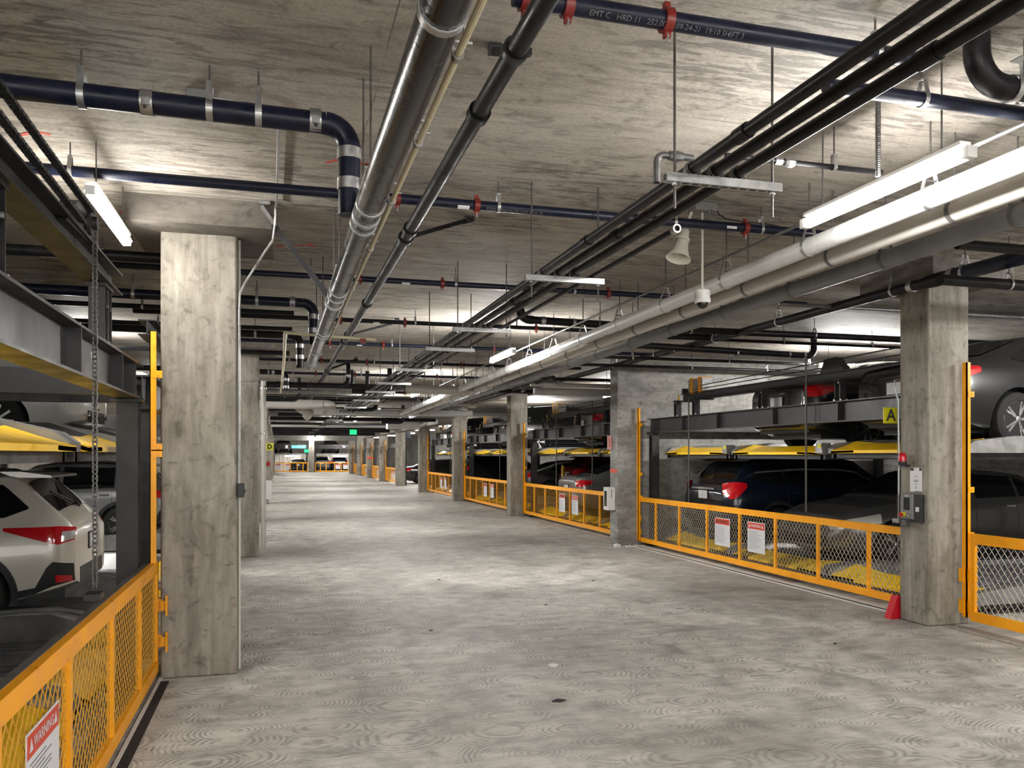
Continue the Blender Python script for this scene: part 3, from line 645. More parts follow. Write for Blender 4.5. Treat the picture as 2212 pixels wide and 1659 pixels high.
obj('latch', MB().box((-.275, 7.44, 1.55), (-.268, 7.47, 1.58)), 'rubber', t)
t = thing('corner_conduit', 'pale straight conduit standing against the edge of the nearest left column', 'conduit', (-.315, 7.47, 0))
obj('tube', MB().tube([(-.322, 7.56, .02), (-.322, 7.56, 3.74)], .012, 8), 'beige_plastic', t)

# ------------------------------------------------------------------ signs and controls on the right
t = thing('letter_sign', 'yellow sign with a black letter A beside the nearest right column', 'sign', (6.9, 8.1, 2.33))
obj('board', MB().box((6.80, 8.09, 2.245), (6.995, 8.10, 2.43)), 'sign_yellow', t)
text_mesh('A', .19, lambda a, b: (6.90+a, 8.086, 2.335+b), 'ink', 'lettering', t, bold=.004)
obj('bracket', MB().box((6.95, 8.10, 2.28), (7.03, 8.115, 2.42)), 'galvanised', t)
t = thing('conduit', 'white-grey conduit running down the aisle side of the nearest right column', 'conduit', (6.8, 8.0, 1.5))
obj('tube', MB().tube([(6.87, 7.91, 2.74), (6.80, 7.91, 2.73), (6.785, 7.91, 2.66), (6.822, 7.885, 2.5), (6.826, 7.88, 2.0), (6.826, 7.88, 1.15)], .011, 8), 'galvanised', t)
obj('bend_box', MB().box((6.79, 7.84, 1.10), (6.84, 7.94, 1.15)), 'galvanised', t)
t = thing('warning_beacon', 'red dome warning beacon on the nearest right column', 'beacon', (6.78, 7.76, 1.85))
obj('dome', MB().lathe((6.775, 7.76, 1.80), (0, 0, 1), [(0, .042), (.05, .043), (.08, .038), (.10, .024), (.107, 0)], 20), 'red_plastic', t)
obj('base', MB().lathe((6.775, 7.76, 1.765), (0, 0, 1), [(0, .038), (.02, .046), (.036, .046)], 20).box((6.77, 7.72, 1.745), (6.84, 7.80, 1.768)), 'trim_black', t)
def face_rect(x, ya, yb, z0, z1, t=.004): return MB().box((x-t, ya, z0), (x, yb, z1))
X = 6.838
t = thing('paper_notice', 'white paper notice taped to the nearest right column under the beacon', 'notice', (X, 7.6, 1.6))
obj('sheet', face_rect(X, 7.535, 7.715, 1.465, 1.735, .002), 'paper', t)
ln = MB().box((X-.0035, 7.66, 1.70), (X-.002, 7.71, 1.73)).box((X-.0035, 7.54, 1.70), (X-.002, 7.575, 1.732)).box((X-.0035, 7.55, 1.467), (X-.002, 7.64, 1.474))
for z, w in ((1.635, .05), (1.60, .02), (1.588, .07), (1.578, .065), (1.55, .035), (1.52, .02), (1.505, .03)): ln.box((X-.0035, 7.625-w/2, z), (X-.002, 7.625+w/2, z+.005))
obj('print', ln, 'ink', t)
t = thing('control_panel', 'grey lift control panel with a red emergency button on the nearest right column', 'control panel', (X, 7.7, 1.3))
o = obj('case', MB().box((X-.06, 7.60, 1.16), (X, 7.80, 1.435)), 'panel_grey', t); bevel(o, .006)
obj('screen', face_rect(X-.06, 7.655, 7.745, 1.26, 1.40, .003), 'screen_dark', t)
obj('side_switch', MB().box((X-.055, 7.50, 1.13), (X, 7.60, 1.435)), 'trim_black', t)
obj('side_label', face_rect(X-.055, 7.52, 7.57, 1.25, 1.30, .003), 'paper', t)
obj('label', face_rect(X-.06, 7.68, 7.725, 1.412, 1.422, .003), 'paper', t)
obj('stop_button', MB().lathe((X-.06, 7.765, 1.205), (-1, 0, 0), [(0, .014), (.02, .014), (.022, .024), (.035, .022), (.038, 0)], 16), 'red_plastic', t, 'red emergency stop button')
obj('button_plate', face_rect(X-.06, 7.715, 7.795, 1.185, 1.232, .004), 'sign_yellow', t)
obj('key_switch', MB().lathe((X-.06, 7.66, 1.205), (-1, 0, 0), [(0, .016), (.02, .016), (.021, .01), (.03, .01)], 14), 'chrome', t)
obj('keys', MB().tube([(X-.08, 7.66, 1.18), (X-.08, 7.62, 1.10), (X-.06, 7.56, 1.08), (X-.05, 7.54, 1.15)], .004, 6).box((X-.09, 7.67, 1.09), (X-.03, 7.74, 1.15)), 'dull_steel', t)
# red wedge by the column foot
single('door_stop_wedge', MB().prism([(6.73, 7.90, 0), (6.90, 7.90, 0), (6.90, 7.90, .26), (6.83, 7.90, .26)], (0, .10, 0)), 'red_plastic', 'red sloping wedge on the floor at the foot of the nearest right column', 'wedge')
# signs on the wall end
XW = 6.768
t = thing('extinguisher_sign', 'white sign with a red arrow frame on the end of the cross wall', 'sign', (XW-.05, 16.2, 2.1))
mb = MB().box((XW-.10, 16.16, 1.98), (XW, 16.175, 2.28)); obj('board', mb, 'sign_white', t)
fr = MB()
for a in ((XW-.097, 1.985, XW-.082, 2.275), (XW-.018, 1.985, XW-.003, 2.275), (XW-.097, 2.262, XW-.003, 2.275), (XW-.097, 1.985, XW-.003, 1.998), (XW-.062, 2.03, XW-.038, 2.24)): fr.box((a[0], 16.157, a[1]), (a[2], 16.16, a[3]))
obj('print', fr, 'sign_red', t)
struct('trim_4', MB().box((XW-.003, 15.87, 1.50), (XW+.25, 16.39, 1.585)).box((XW+.001, 15.874, 1.50), (XW+.09, 15.882, 1.585)), 'sign_red') if False else None
single('red_band', MB().box((XW-.004, 15.89, 1.50), (XW, 16.26, 1.58)), 'sign_red', 'red paint band across the end of the cross wall', 'paint band')
t = thing('extinguisher_cabinet', 'white metal box mounted on the end of the cross wall', 'cabinet', (XW, 16.1, .9))
o = obj('case', MB().box((XW-.17, 15.98, .72), (XW, 16.22, 1.20)), 'fixture_white', t); bevel(o, .008)
obj('slot', MB().box((XW-.09, 15.975, .98), (XW-.08, 15.981, 1.16)), 'ink', t); obj('window', MB().box((XW-.172, 16.03, .80), (XW-.169, 16.17, 1.12)), 'glass_dark', t)
single('red_band', MB().box((XR-.005, 66.4, 1.55), (XR+.56, 66.47, 1.70)), 'sign_red', 'dark red band around a far column in the right row', 'paint band')
t = thing('letter_sign', 'yellow sign with a black letter D on the left columns far down', 'sign', (-.25, 30, 2.3))
obj('board', MB().box((-.325, 24.2, 2.0), (-.12, 24.22, 2.20)), 'sign_yellow', t); text_mesh('D', .18, lambda a, b: (-.215+a, 24.195, 2.10+b), 'ink', 'lettering', t, bold=.006)
t = thing('wall_box', 'white box on the left columns far down the aisle', 'cabinet', (-.3, 32.7, 1)); obj('case', MB().box((-.33, 24.3, .62), (-.16, 24.5, 1.15)), 'fixture_white', t)
t = thing('warning_beacon', 'small dark red beacon on the left columns far down the aisle', 'beacon', (-.3, 24.4, 1.6)); obj('dome', MB().lathe((-.26, 24.6, 1.55), (0, 0, 1), [(0, .05), (.1, .05), (.16, .0)], 12), 'red_plastic', t)

# ------------------------------------------------------------------ gates
def warn_sign(label, x, ya, yb, z0, z1, face, style):
    """sign in the plane X = x, face = -1 looks to -X, +1 to +X; ya is the left edge as read"""
    t = thing('warning_sign', label, 'warning sign', (x, (ya+yb)/2, z0))
    lo, hi = min(ya, yb), max(ya, yb); th = .003
    def R(y0, y1, zz0, zz1, d): 
        xs = sorted((x+face*d, x+face*(d+.0012))); return ((xs[0], min(y0, y1), zz0), (xs[1], max(y0, y1), zz1))
    xs = sorted((x-face*th, x)); obj('board', MB().box((xs[0], lo, z0), (xs[1], hi, z1)), 'sign_white', t)
    hgt = z1-z0; wdt = hi-lo; s = 1 if yb > ya else -1
    obj('header', MB().box(*R(ya+s*.012, yb-s*.012, z1-hgt*.23, z1-.012, .0)), 'sign_red', t)
    tc = 'sign_white' if style else 'ink'; zc = z1-hgt*.125
    off = 0.0 if style else .02*s
    text_mesh('WARNING', wdt*.125 if style else wdt*.15, lambda a, b: (x+face*.0025, (ya+yb)/2+s*a+off, zc+b), tc, 'lettering', t, bold=.001)
    for e in ((.13, .87) if style else (.12,)):
        yc = ya+s*wdt*e; w = wdt*.05
        tri = MB().prism([(x+face*.0016, yc-w, zc-w), (x+face*.0016, yc+w, zc-w), (x+face*.0016, yc, zc+w)], (face*.0008, 0, 0))
        obj('hazard_triangle', tri, tc, t)
    ln = MB(); n = 15; rr = random.Random(int(abs(ya)*100))
    for j in range(n):
        zz = z1-hgt*.29-j*hgt*.042; w = rr.uniform(.45, .8)*wdt
        a0 = ya+s*(.03 if not style else (.02 if j % 3 else .05)); ln.box(*R(a0, a0+s*min(w, wdt-.06), zz-.004, zz, .0002))
    obj('small_print', ln, 'faint_ink', t)
    return t
def gate(label, x, y0, y1, posts, mesh=None, wire='pale_wire', face=-1, zb=.07, zt=1.0, hinge_y=None, rail=.095, dia=(.08, .105), sw=.0055):
    t = thing('gate', label, 'gate', (x, (y0+y1)/2, 0)); w = .022
    obj('top_rail', MB().box((x-w, y0, zt-rail), (x+w, y1, zt)), 'orange_paint', t)
    obj('bottom_rail', MB().box((x-w, y0, zb), (x+w, y1, zb+rail*.95)), 'orange_paint', t)
    st = .055
    for a, b in ((y0, y0+st), (y1-st, y1)): obj('end_stile', MB().box((x-w+.002, a, zb+rail*.9), (x+w-.002, b, zt-rail+.002)), 'orange_paint', t)
    for p in posts: obj('upright', MB().box((x-w+.004, p-.024, zb+rail*.9), (x+w-.004, p+.024, zt-rail+.002)), 'orange_paint', t)
    if mesh:
        ed = sorted([y0+st]+list(posts)+[y1-st]); z0, z1 = zb+rail*.9, zt-rail
        for a, b in zip(ed, ed[1:]):
            mb = MB(); dw, dh = dia; sl = dh/dw
            for sgn in (1, -1):
                c = -math.ceil((z1-z0)/sl/dw)*dw
                while c < (b-a)+(z1-z0)/sl:
                    # line y = a + c + sgn*(z-z0)/sl
                    pa = []
                    ya_, yb_ = (a+c, a+c+(z1-z0)/sl) if sgn > 0 else (a+c, a+c-(z1-z0)/sl)
                    t0, t1 = 0.0, 1.0; dy = yb_-ya_
                    lo, hi = (a-ya_)/dy, (b-ya_)/dy
                    if lo > hi: lo, hi = hi, lo
                    t0, t1 = max(t0, lo), min(t1, hi)
                    if t1-t0 > .01:
                        P = (x+sgn*.001, ya_+dy*t0, z0+(z1-z0)*t0); Q = (x+sgn*.001, ya_+dy*t1, z0+(z1-z0)*t1)
                        mb.bar(P, Q, sw, .003 if False else sw*.6, (0, 0, 1))
                    c += dw
            obj('mesh_infill', mb, wire, t)
    return t
def post(label, x, y, z0, z1, w=.05):
    t = thing('guide_post', label, 'post', (x, y, z0))
    obj('angle_bar', MB().box((x-w/2, y-.02, z0), (x+w/2, y+.0, z1)).box((x-w/2, y-.02, z0), (x-w/2+.008, y+.05, z1)), 'orange_paint', t)
    for z in (z0+.9, (z0+z1)/2, z1-.35):
        if z > z0: obj('lug', MB().box((x-.01, y-.025, z-.03), (x+.07, y-.005, z+.03)).lathe((x+.04, y-.025, z), (0, -1, 0), [(0, .012), (.008, .012)], 8), 'orange_paint', t)
    return t
def hinge(x, y, z, s):
    return MB().box((x-.01, y-.06, z-.06), (x+.012, y+.02, z+.06)).box((x-.05, y-.02, z-.075), (x-.035, y+.05, z+.075))
# first right-hand bay
G = gate('orange mesh gate between the nearest right column and the cross wall', 7.28, 8.22, 15.96, [15.12, 14.11, 13.07, 12.0, 10.99, 9.96, 8.93], True, 'pale_wire')
for z in (.28, .56): obj('hinge_plate', hinge(7.26, 15.85, z, 1), 'orange_paint', G)
warn_sign('orange-headed warning sign on the first right-hand gate', 7.2549, 12.76, 12.27, .33, .80, -1, 0)
warn_sign('red-headed warning sign on the first right-hand gate, right of the other one', 7.2549, 11.73, 11.24, .33, .81, -1, 1)
post('tall orange guide post at the cross wall end of the first right-hand gate', 7.22, 15.80, .1, 2.85)
post('tall orange guide post behind the nearest right column', 7.27, 7.35, .1, 2.89, .045)
# near right gate
G = gate('orange mesh gate at the right edge, on the camera side of the nearest right column', 7.28, 2.0, 7.30, [6.2, 5.1, 4.0, 2.9], True, 'pale_wire', zt=1.02, rail=.11)
for z in (.22, .56): obj('hinge_plate', hinge(7.26, 7.36, z, 1), 'orange_paint', G)
# left gate
G = gate('orange mesh gate in the left foreground with a warning sign', -.985, .3, 7.50, [6.61, 5.54, 4.46, 3.38, 2.3, 1.3], True, 'orange_wire', dia=(.085, .095), zt=.99, zb=.06, rail=.10, sw=.0045)
for z in (.32, .62): obj('hinge_plate', MB().box((-.985, 7.45, z-.05), (-.93, 7.56, z+.05)).box((-.90, 7.40, z-.08), (-.885, 7.45, z+.08)).box((-.94, 7.42, z-.04), (-.89, 7.44, z+.04)), 'orange_paint', G)
obj('rail_cap', MB().box((-1.05, .3, .965), (-1.007, 7.46, .992)), 'dull_steel', G)
warn_sign('warning sign on the left foreground gate', -.955, 3.66, 4.17, .30, .77, 1, 1)
post('tall orange guide post beside the nearest left column', -.985, 7.34, .99, 2.89)
# farther right gates
SG = ['second', 'third', 'fourth', 'fifth', 'sixth', 'seventh', 'eighth', 'ninth']
for k in range(1, 9):
    ya, yb = Y0+BAY*k+.75, Y0+BAY*(k+1)-.12
    if k == 4: continue
    G = gate('orange barred gate of the %s right-hand bay' % SG[k-1], 7.28, ya, yb, [ya+.45+i*1.03 for i in range(7) if ya+.45+i*1.03 < yb-.2], zb=.08, zt=1.02, mesh=True, wire='orange_wire', sw=.003)
    for j, f in enumerate((.54, .41)):
        yc = ya+(yb-ya)*f
        warn_sign('%s warning sign on the %s right-hand gate' % (('left-hand', 'right-hand')[j], SG[k-1]), 7.2549, yc+.25, yc-.22, .36, .84, -1, j)
    post('orange guide post at the far end of the %s right-hand gate' % SG[k-1], 7.24, yb, .1, 2.85)
# gates across the far end
def xgate(label, x0, x1, y, posts, signs):
    t = thing('gate', label, 'gate', ((x0+x1)/2, y, 0))
    obj('top_rail', MB().box((x0, y-.03, .95), (x1, y+.03, 1.05)), 'orange_paint', t); obj('bottom_rail', MB().box((x0, y-.03, .06), (x1, y+.03, .16)), 'orange_paint', t)
    for p in [x0+.03, x1-.03]+posts: obj('upright', MB().box((p-.04, y-.02, .0), (p+.04, y+.02, .96)), 'orange_paint', t)
    for i, p in enumerate(signs):
        s = thing('warning_sign', 'small white warning sign, %s on the %s' % (('left', 'right')[i], label.replace('orange ', '')), 'warning sign', (p, y-.05, .35))
        obj('board', MB().box((p-.25, y-.04, .32), (p+.25, y-.029, .86)), 'sign_white', s); obj('header', MB().box((p-.24, y-.043, .75), (p+.24, y-.04, .85)), 'sign_red', s)
xgate('orange gate across the left of the far end', -.4, 3.1, 91, [.6, 1.3, 2.0, 2.6], (0.05, 1.0))
xgate('orange gate across the right of the far end', 3.85, 7.6, 91, [4.4, 5.0, 5.9, 6.6], (6.25, 7.05))
# floor tracks
mb = MB()
for x, w in ((7.0, .03), (7.10, .10)): mb.box((x, 8.0, 0), (x+w, 15.85, .012))
t = single('gate_track', mb, 'white_paint', 'pale steel floor track in front of the first right-hand gate', 'track')
obj('dark_groove', MB().box((7.03, 8.0, 0), (7.06, 15.85, .006)).box((7.075, 8.0, 0), (7.10, 15.85, .006)), 'rubber', t)
for k in range(1, 4):
    mb = MB()
    for x, w in ((7.02, .03), (7.10, .03)): mb.box((x, Y0+BAY*k+.7, 0), (x+w, Y0+BAY*(k+1)-.1, .012))
    single('gate_track', mb, 'galvanised', 'steel floor track in front of the %s right-hand gate' % SG[k-1], 'track')
mb = MB().box((6.98, 2, 0), (7.01, 7.3, .012)).box((7.1, 2, 0), (7.13, 7.3, .012)); single('gate_track', mb, 'galvanised', 'steel floor track in front of the near right gate', 'track')
mb = MB().box((-.955, .3, 0), (-.93, 7.5, .014)); t = single('gate_track', mb, 'white_paint', 'pale floor track edge under the left foreground gate', 'track')
obj('dark_channel', MB().box((-.93, .3, 0), (-.865, 7.36, .006)), 'rubber', t)

# ------------------------------------------------------------------ car lifts
def ibeam(x, y0, y1, z0, z1, fw=.16, ft=.014, wt=.012, stiff=()):
    mb = MB().box((x-fw/2, y0, z1-ft), (x+fw/2, y1, z1)).box((x-fw/2, y0, z0), (x+fw/2, y1, z0+ft)).box((x-wt/2, y0, z0+ft), (x+wt/2, y1, z1-ft))
    for y in stiff: mb.box((x-fw/2+.005, y-.006, z0+ft), (x+fw/2-.005, y+.006, z1-ft))
    return mb
def bolts(mb, x, y, z, n=4, dy=.05, axis=(0, 0, -1)):
    for j in range(n):
        for s in (-1, 1): mb.lathe((x+s*.05, y+(j-(n-1)/2)*dy, z), axis, [(0, .012), (.02, .012)], 6)
def chain(pts, pitch=.0254, w=.016):
    mb = MB()
    for p, q in zip(pts, pts[1:]):
        p, q = Vector(p), Vector(q); n = max(1, int((q-p).length/pitch)); d = (q-p).normalized()
        u = Vector((0, 1, 0)) if abs(d.z) > .7 else Vector((0, 0, 1))
        a = d.cross(u).normalized()
        for i in range(n):
            c = p+d*(pitch*(i+.5))
            mb.lathe(c-a*w*.5, a, [(0, .0075), (w, .0075)], 6)
            if i % 2 == 0:
                for s in (-1, 1): mb.bar(c-d*pitch*.75+a*s*w*.6, c+d*pitch*.75+a*s*w*.6, .018, .003, a)
            else:
                for s in (-1, 1): mb.bar(c-d*pitch*.75+a*s*w*.42, c+d*pitch*.75+a*s*w*.42, .016, .003, a)
    return mb
def lift_frame(label, side, x, ya, yb, detail=2, chains=(), ro=.28, rz=0.0):
    """side = 1: bay lies at +X"""
    t = thing('car_lift_frame', label, 'car lift', (x, (ya+yb)/2, 0)); xs = x
    st = [ya+.25, ya+1.65, ya+3.2, ya+4.9, ya+6.2, yb-.35]
    for y in (ya+.06, yb-.16):
        obj('post', MB().box((xs-.08, y-.075, 0), (xs+.08, y-.06, 2.32)).box((xs-.08, y+.06, 0), (xs+.08, y+.075, 2.32)).box((xs-.006, y-.06, 0), (xs+.006, y+.06, 2.32)).box((xs-.15, y-.12, 0), (xs+.15, y+.12, .02)).box((xs-.12, y-.12, 2.30), (xs+.12, y+.12, 2.325)), 'black_steel', t)
    obj('beam', ibeam(xs, ya, yb, 2.33, 2.62, .18, .016, .012, st), 'beam_steel', t)
    mb = MB()
    for y in (ya+.06, yb-.16): bolts(mb, xs, y, 2.30, 3)
    xr = xs+side*ro
    obj('rail', ibeam(xr, ya+.3, yb-.9, 2.93+rz, 3.08+rz, .12+(.04 if rz else 0), .012, .01), 'beam_steel' if not rz else 'black_steel', t)
    for y in (ya+1.7, ya+3.6, ya+5.8, yb-1.2):
        obj('rail_support', MB().box((xs-.05, y-.06, 2.62), (xs+.05, y-.048, 2.90+rz)).box((xs-.05, y+.048, 2.62), (xs+.05, y+.06, 2.90+rz)).box((xs-.006, y-.05, 2.62), (xs+.006, y+.05, 2.90+rz)).bar((xs-side*.06, y, 2.915+rz), (xr+side*.06, y, 2.915+rz), .14, .025), 'beam_steel', t)
        bolts(mb, xs, y, 2.645, 2, .14, (0, 0, -1))
        mb.lathe((xs-side*.055, y-.04, 2.87), (-side, 0, 0), [(0, .014), (.014, .014)], 6)
    obj('bolts', mb, 'galvanised', t)
    # lengthwise runners into the bay
    for y in (ya+.06, yb-.16):
        obj('side_runner', MB().box((xs+side*.08, y-.06, 2.36), (xs+side*5.6, y+.06, 2.56)), 'black_steel', t)
        obj('rear_post', MB().box((xs+side*5.5-.08, y-.07, 0), (xs+side*5.5+.08, y+.07, 2.36)), 'black_steel', t)
    obj('rear_beam', ibeam(xs+side*5.5, ya, yb, 2.33, 2.62, .16), 'black_steel', t)
    if detail:
        y = yb-1.5
        obj('drive_motor', MB().box((xr-.05, y-.25, 3.10), (xr+.18, y+.30, 3.34)), 'galvanised', t)
        obj('motor_strap', MB().box((xr-.06, y-.20, 3.06), (xr+.19, y-.10, 3.36)).box((xr-.06, y+.12, 3.06), (xr+.19, y+.22, 3.36)), 'orange_paint', t, 'orange strap round the motor')
        mb = MB().tube([(xr-.09, y+.45, 3.13), (xr+.1, y+.45, 3.13)], .05, 12).tube([(xr-.05, yb-1.0, 3.12), (xr-.05, y-.1, 3.14)], .008, 6).box((xr-.06, yb-1.1, 3.08), (xr+.06, yb-.95, 3.16))
        obj('sprocket', mb, 'black_steel', t)
        obj('drive_chain', MB().bar((xr-.04, ya+.5, 3.27), (xr-.04, y, 3.19), .02, .014).bar((xr-.04, ya+.5, 3.17), (xr-.04, y, 3.13), .02, .014), 'black_steel', t)
        obj('sprocket_guard', MB().prism([(xr-.06, ya+1.9, 3.08), (xr-.06, ya+2.45, 3.08), (xr-.06, ya+2.35, 3.27), (xr-.06, ya+2.1, 3.28)], (.12, 0, 0)), 'black_steel', t)
        obj('flag', MB().box((xr-.12, yb-.93, 2.86), (xr-.10, yb-.90, 3.06)), 'yellow_paint', t)
    for (cy, z0, z1) in chains:
        obj('hoist_chain', MB().tube([(xs-side*.12, cy, z0), (xs-side*.12, cy, z1)], .014, 6), 'rod_steel', t)
    return t
def pallet(label, side, x0, ya, yb, z, length=5.2, number=None, detail=True, group=None, gh=.15):
    """steel car platform; front lip at x0, extends to side*length"""
    t = thing('car_platform', label, 'car platform', (x0, (ya+yb)/2, z), group)
    S = lambda a: x0+side*a
    mb = MB(); n = 26 if detail else 8; w = yb-ya
    prof = []
    for j in range(n):
        y = ya+.12+(w-.24)*j/n; d = (w-.24)/n
        prof += [(y, 0), (y+d*.35, 0), (y+d*.5, .025), (y+d*.85, .025)]
    prof.append((yb-.12, 0))
    vs = []; fs = []
    for (y, h) in prof: vs += [(S(.25), y, z+h), (S(length), y, z+h), (S(.25), y, z+h-.03), (S(length), y, z+h-.03)]
    for j in range(len(prof)-1):
        a, b = 4*j, 4*(j+1); fs += [(a, a+1, b+1, b), (a+2, b+2, b+3, a+3), (a, b, b+2, a+2), (a+1, a+3, b+3, b+1)]
    mb.add(vs, fs); obj('deck', mb, 'deck_steel', t)
    for s, y in ((1, ya), (-1, yb)):      # raised wheel guards, ramping up behind the lip
        pr = [(.02, -.05), (.02, .015), (.12, .09), (.75, gh), (2.0, gh), (2.5, .10), (length, .10), (length, -.05)]
        obj('wheel_guard', MB().prism([(S(a), y+s*.01, z+h) for a, h in pr], (0, s*.12, 0)), 'guard_steel', t)
        obj('guard_slope', MB().add([(S(.06), y+s*.13, z), (S(.75), y+s*.13, z+gh-.005), (S(2.0), y+s*.13, z+gh-.005), (S(2.4), y+s*.13, z+.03), (S(.30), y+s*.34, z+.012), (S(.8), y+s*.34, z+.02), (S(1.9), y+s*.34, z+.02), (S(2.3), y+s*.34, z+.02)],
            [(0, 4, 5, 1), (1, 5, 6, 2), (2, 6, 7, 3), (0, 1, 5, 4)][:3] if s*side < 0 else [(0, 1, 5, 4), (1, 2, 6, 5), (2, 3, 7, 6)]), 'guard_steel', t)
    lip = MB().prism([(S(-.03), ya+.14, z-.05), (S(-.03), ya+.14, z-.01), (S(.30), ya+.14, z+.085), (S(.36), ya+.14, z+.085), (S(.36), ya+.14, z-.03)], (0, w-.28, 0))
    for s, y in ((1, ya), (-1, yb)): lip.prism([(S(-.03), y+s*.14, z-.02), (S(.40), y+s*.14, z+.125), (S(.40), y+s*.62, z+.085), (S(-.03), y+s*.62, z-.012)], (0, 0, -.03))
    obj('front_lip', lip, 'yellow_paint', t, 'yellow front lip')
    obj('end_beam', MB().box((min(S(.05), S(.12)), ya+.05, z-.12), (max(S(.05), S(.12)), yb-.05, z-.035)).box((min(S(.05), S(length)), ya+.1, z-.12), (max(S(.05), S(length)), ya+.16, z-.03)).box((min(S(.05), S(length)), yb-.16, z-.12), (max(S(.05), S(length)), yb-.1, z-.03)), 'black_steel', t)
    if number:
        obj('corner_cap', MB().prism([(S(-.04), ya+.0, z-.03), (S(-.04), ya+.17, z-.03), (S(-.04), ya+.15, z+.12), (S(-.04), ya+.02, z+.12)], (side*.16, 0, 0)), 'guard_steel', t)
        obj('number_plate', MB().box((min(S(-.043), S(-.047)), ya+.02, z+.05), (max(S(-.043), S(-.047)), ya+.10, z+.10)), 'sign_yellow', t)
        text_mesh(number, .036, lambda a, b: (S(-.049), ya+.06-side*a, z+.075+b), 'ink', 'number', t)
    return t
XF = 7.48
lift_frame('black steel lift frame of the first right-hand bay, with the black sedan on top', 1, XF, 8.05, 15.78, 2, [(10.35, 1.05, 3.3), (13.9, 1.0, 2.95)])
pallet('upper car platform next to the cross wall, first right-hand bay', 1, 7.62, 12.92, 15.45, 1.93, number='121')
pallet('upper car platform in the middle of the first right-hand bay, under the black sedan', 1, 7.62, 10.28, 12.88, 1.93, number='122')
pallet('upper car platform nearest the right column, first right-hand bay', 1, 7.62, 7.72, 10.24, 1.95)
for i, (a, b) in enumerate(((7.72, 10.24), (10.28, 12.88), (12.92, 15.45))):
    pallet(('low car platform nearest the right column', 'low car platform under the charcoal sedan', 'low car platform under the navy crossover')[i]+', first right-hand bay', 1, 7.62, a, b, .18)
lift_frame('black steel lift frame of the second right-hand bay, beyond the cross wall', 1, XF, 16.5, 24.1, 2, [(18.8, 1.0, 3.2), (21.5, 1.0, 3.0)])
lift_frame('black steel lift frame of the third right-hand bay', 1, XF, 25, 32.5, 1, [(27.5, 1.0, 3.2)])
lift_frame('black steel lift frame of the fourth right-hand bay', 1, XF, 33.5, 41, 1, [(36, 1.0, 3.2)])
for k in range(1, 4):
    for j in range(3):
        ya = Y0+BAY*k+.6+j*2.55
        pallet('%s upper car platform of the %s right-hand bay' % (('nearest', 'middle', 'farthest')[j], SG[k-1]), 1, 7.62, ya, ya+2.5, 1.95, detail=False, group='upper car platforms of the far right-hand bays')
        pallet('%s low car platform of the %s right-hand bay' % (('nearest', 'middle', 'farthest')[j], SG[k-1]), 1, 7.62, ya, ya+2.5, .18, detail=False, group='low car platforms of the far right-hand bays')
for k in range(5, 9):
    t = thing('car_lift_frame', 'black lift frame of the %s right-hand bay, mostly hidden by columns' % SG[k-1], 'car lift', (XF, Y0+BAY*k+4, 0)); ya = Y0+BAY*k+.7; yb = ya+7.5
    obj('beam', ibeam(XF, ya, yb, 2.33, 2.62), 'beam_steel', t)
    for y in (ya, yb): obj('post', MB().box((XF-.08, y-.08, 0), (XF+.08, y+.08, 2.33)), 'black_steel', t)
# left lifts
XLF = -1.16
t = lift_frame('black steel lift frame in the left foreground with the hanging roller chain', -1, XLF, .3, 7.43, 0, ro=0.0, rz=.10)
obj('sprocket_guard', MB().prism([(-1.10, 4.95, 3.15), (-1.10, 5.66, 3.17), (-1.10, 5.60, 3.37), (-1.10, 5.24, 3.34)], (-.09, 0, 0)), 'black_steel', t)
obj('sprocket', MB().lathe((-1.09, 5.46, 3.27), (1, 0, 0), [(0, .075), (.02, .075)], 18).lathe((-1.09, 5.46, 3.27), (1, 0, 0), [(-.02, .04), (.05, .04)], 12), 'black_steel', t)
obj('roller_chain', chain([(-1.07, 5.53, 3.26), (-1.07, 5.53, 1.06)], .028, .022), 'dull_steel', t, 'hanging steel roller chain')
obj('drive_chain', chain([(-1.065, 1.5, 3.38), (-1.065, 5.42, 3.325)], .028, .03), 'black_steel', t); obj('drive_chain', chain([(-1.065, 1.5, 3.27), (-1.065, 5.2, 3.20)], .028, .03), 'black_steel', t)
obj('chain_foot', MB().box((-1.12, 5.46, 1.0), (-1.03, 5.60, 1.04)), 'black_steel', t)
text_mesh('SP9P', .10, lambda a, b: (XLF+.012, 5.9-a, 2.5+b), 'white_paint', 'chalk_mark', t)
lift_frame('black steel lift frame of the second left bay, behind the nearest left column', -1, XLF-.05, 8.3, 15.6, 0, ro=0.0, rz=.10)
lift_frame('black steel lift frame of the third left bay', -1, XLF-.05, 16.7, 24, 0, ro=0.0, rz=.10)
LY = [0, (-1.25, 1.22), (1.3, 3.76), (3.86, 6.32), (6.42, 8.88), (8.98, 11.45), (11.55, 14.0), (16.9, 19.9)]
nm = ['', '', 'third', 'second', 'beyond', 'far', 'farthest']
for i, (a, b) in enumerate(LY[1:]):
    lab = ('beside the camera', 'behind the left gate sign', 'behind the far half of the left gate', 'level with the nearest left column', 'under the pearl white crossover or white car', 'one beyond the pearl white crossover', 'under or over the silver crossover')[i]
    pallet('upper car platform on the left, '+lab, -1, -1.34, a, b, 1.95, number='118' if i == 2 else None, gh=.24)
    pallet('low car platform on the left, '+lab, -1, -1.34, a, b, .13, gh=.24)

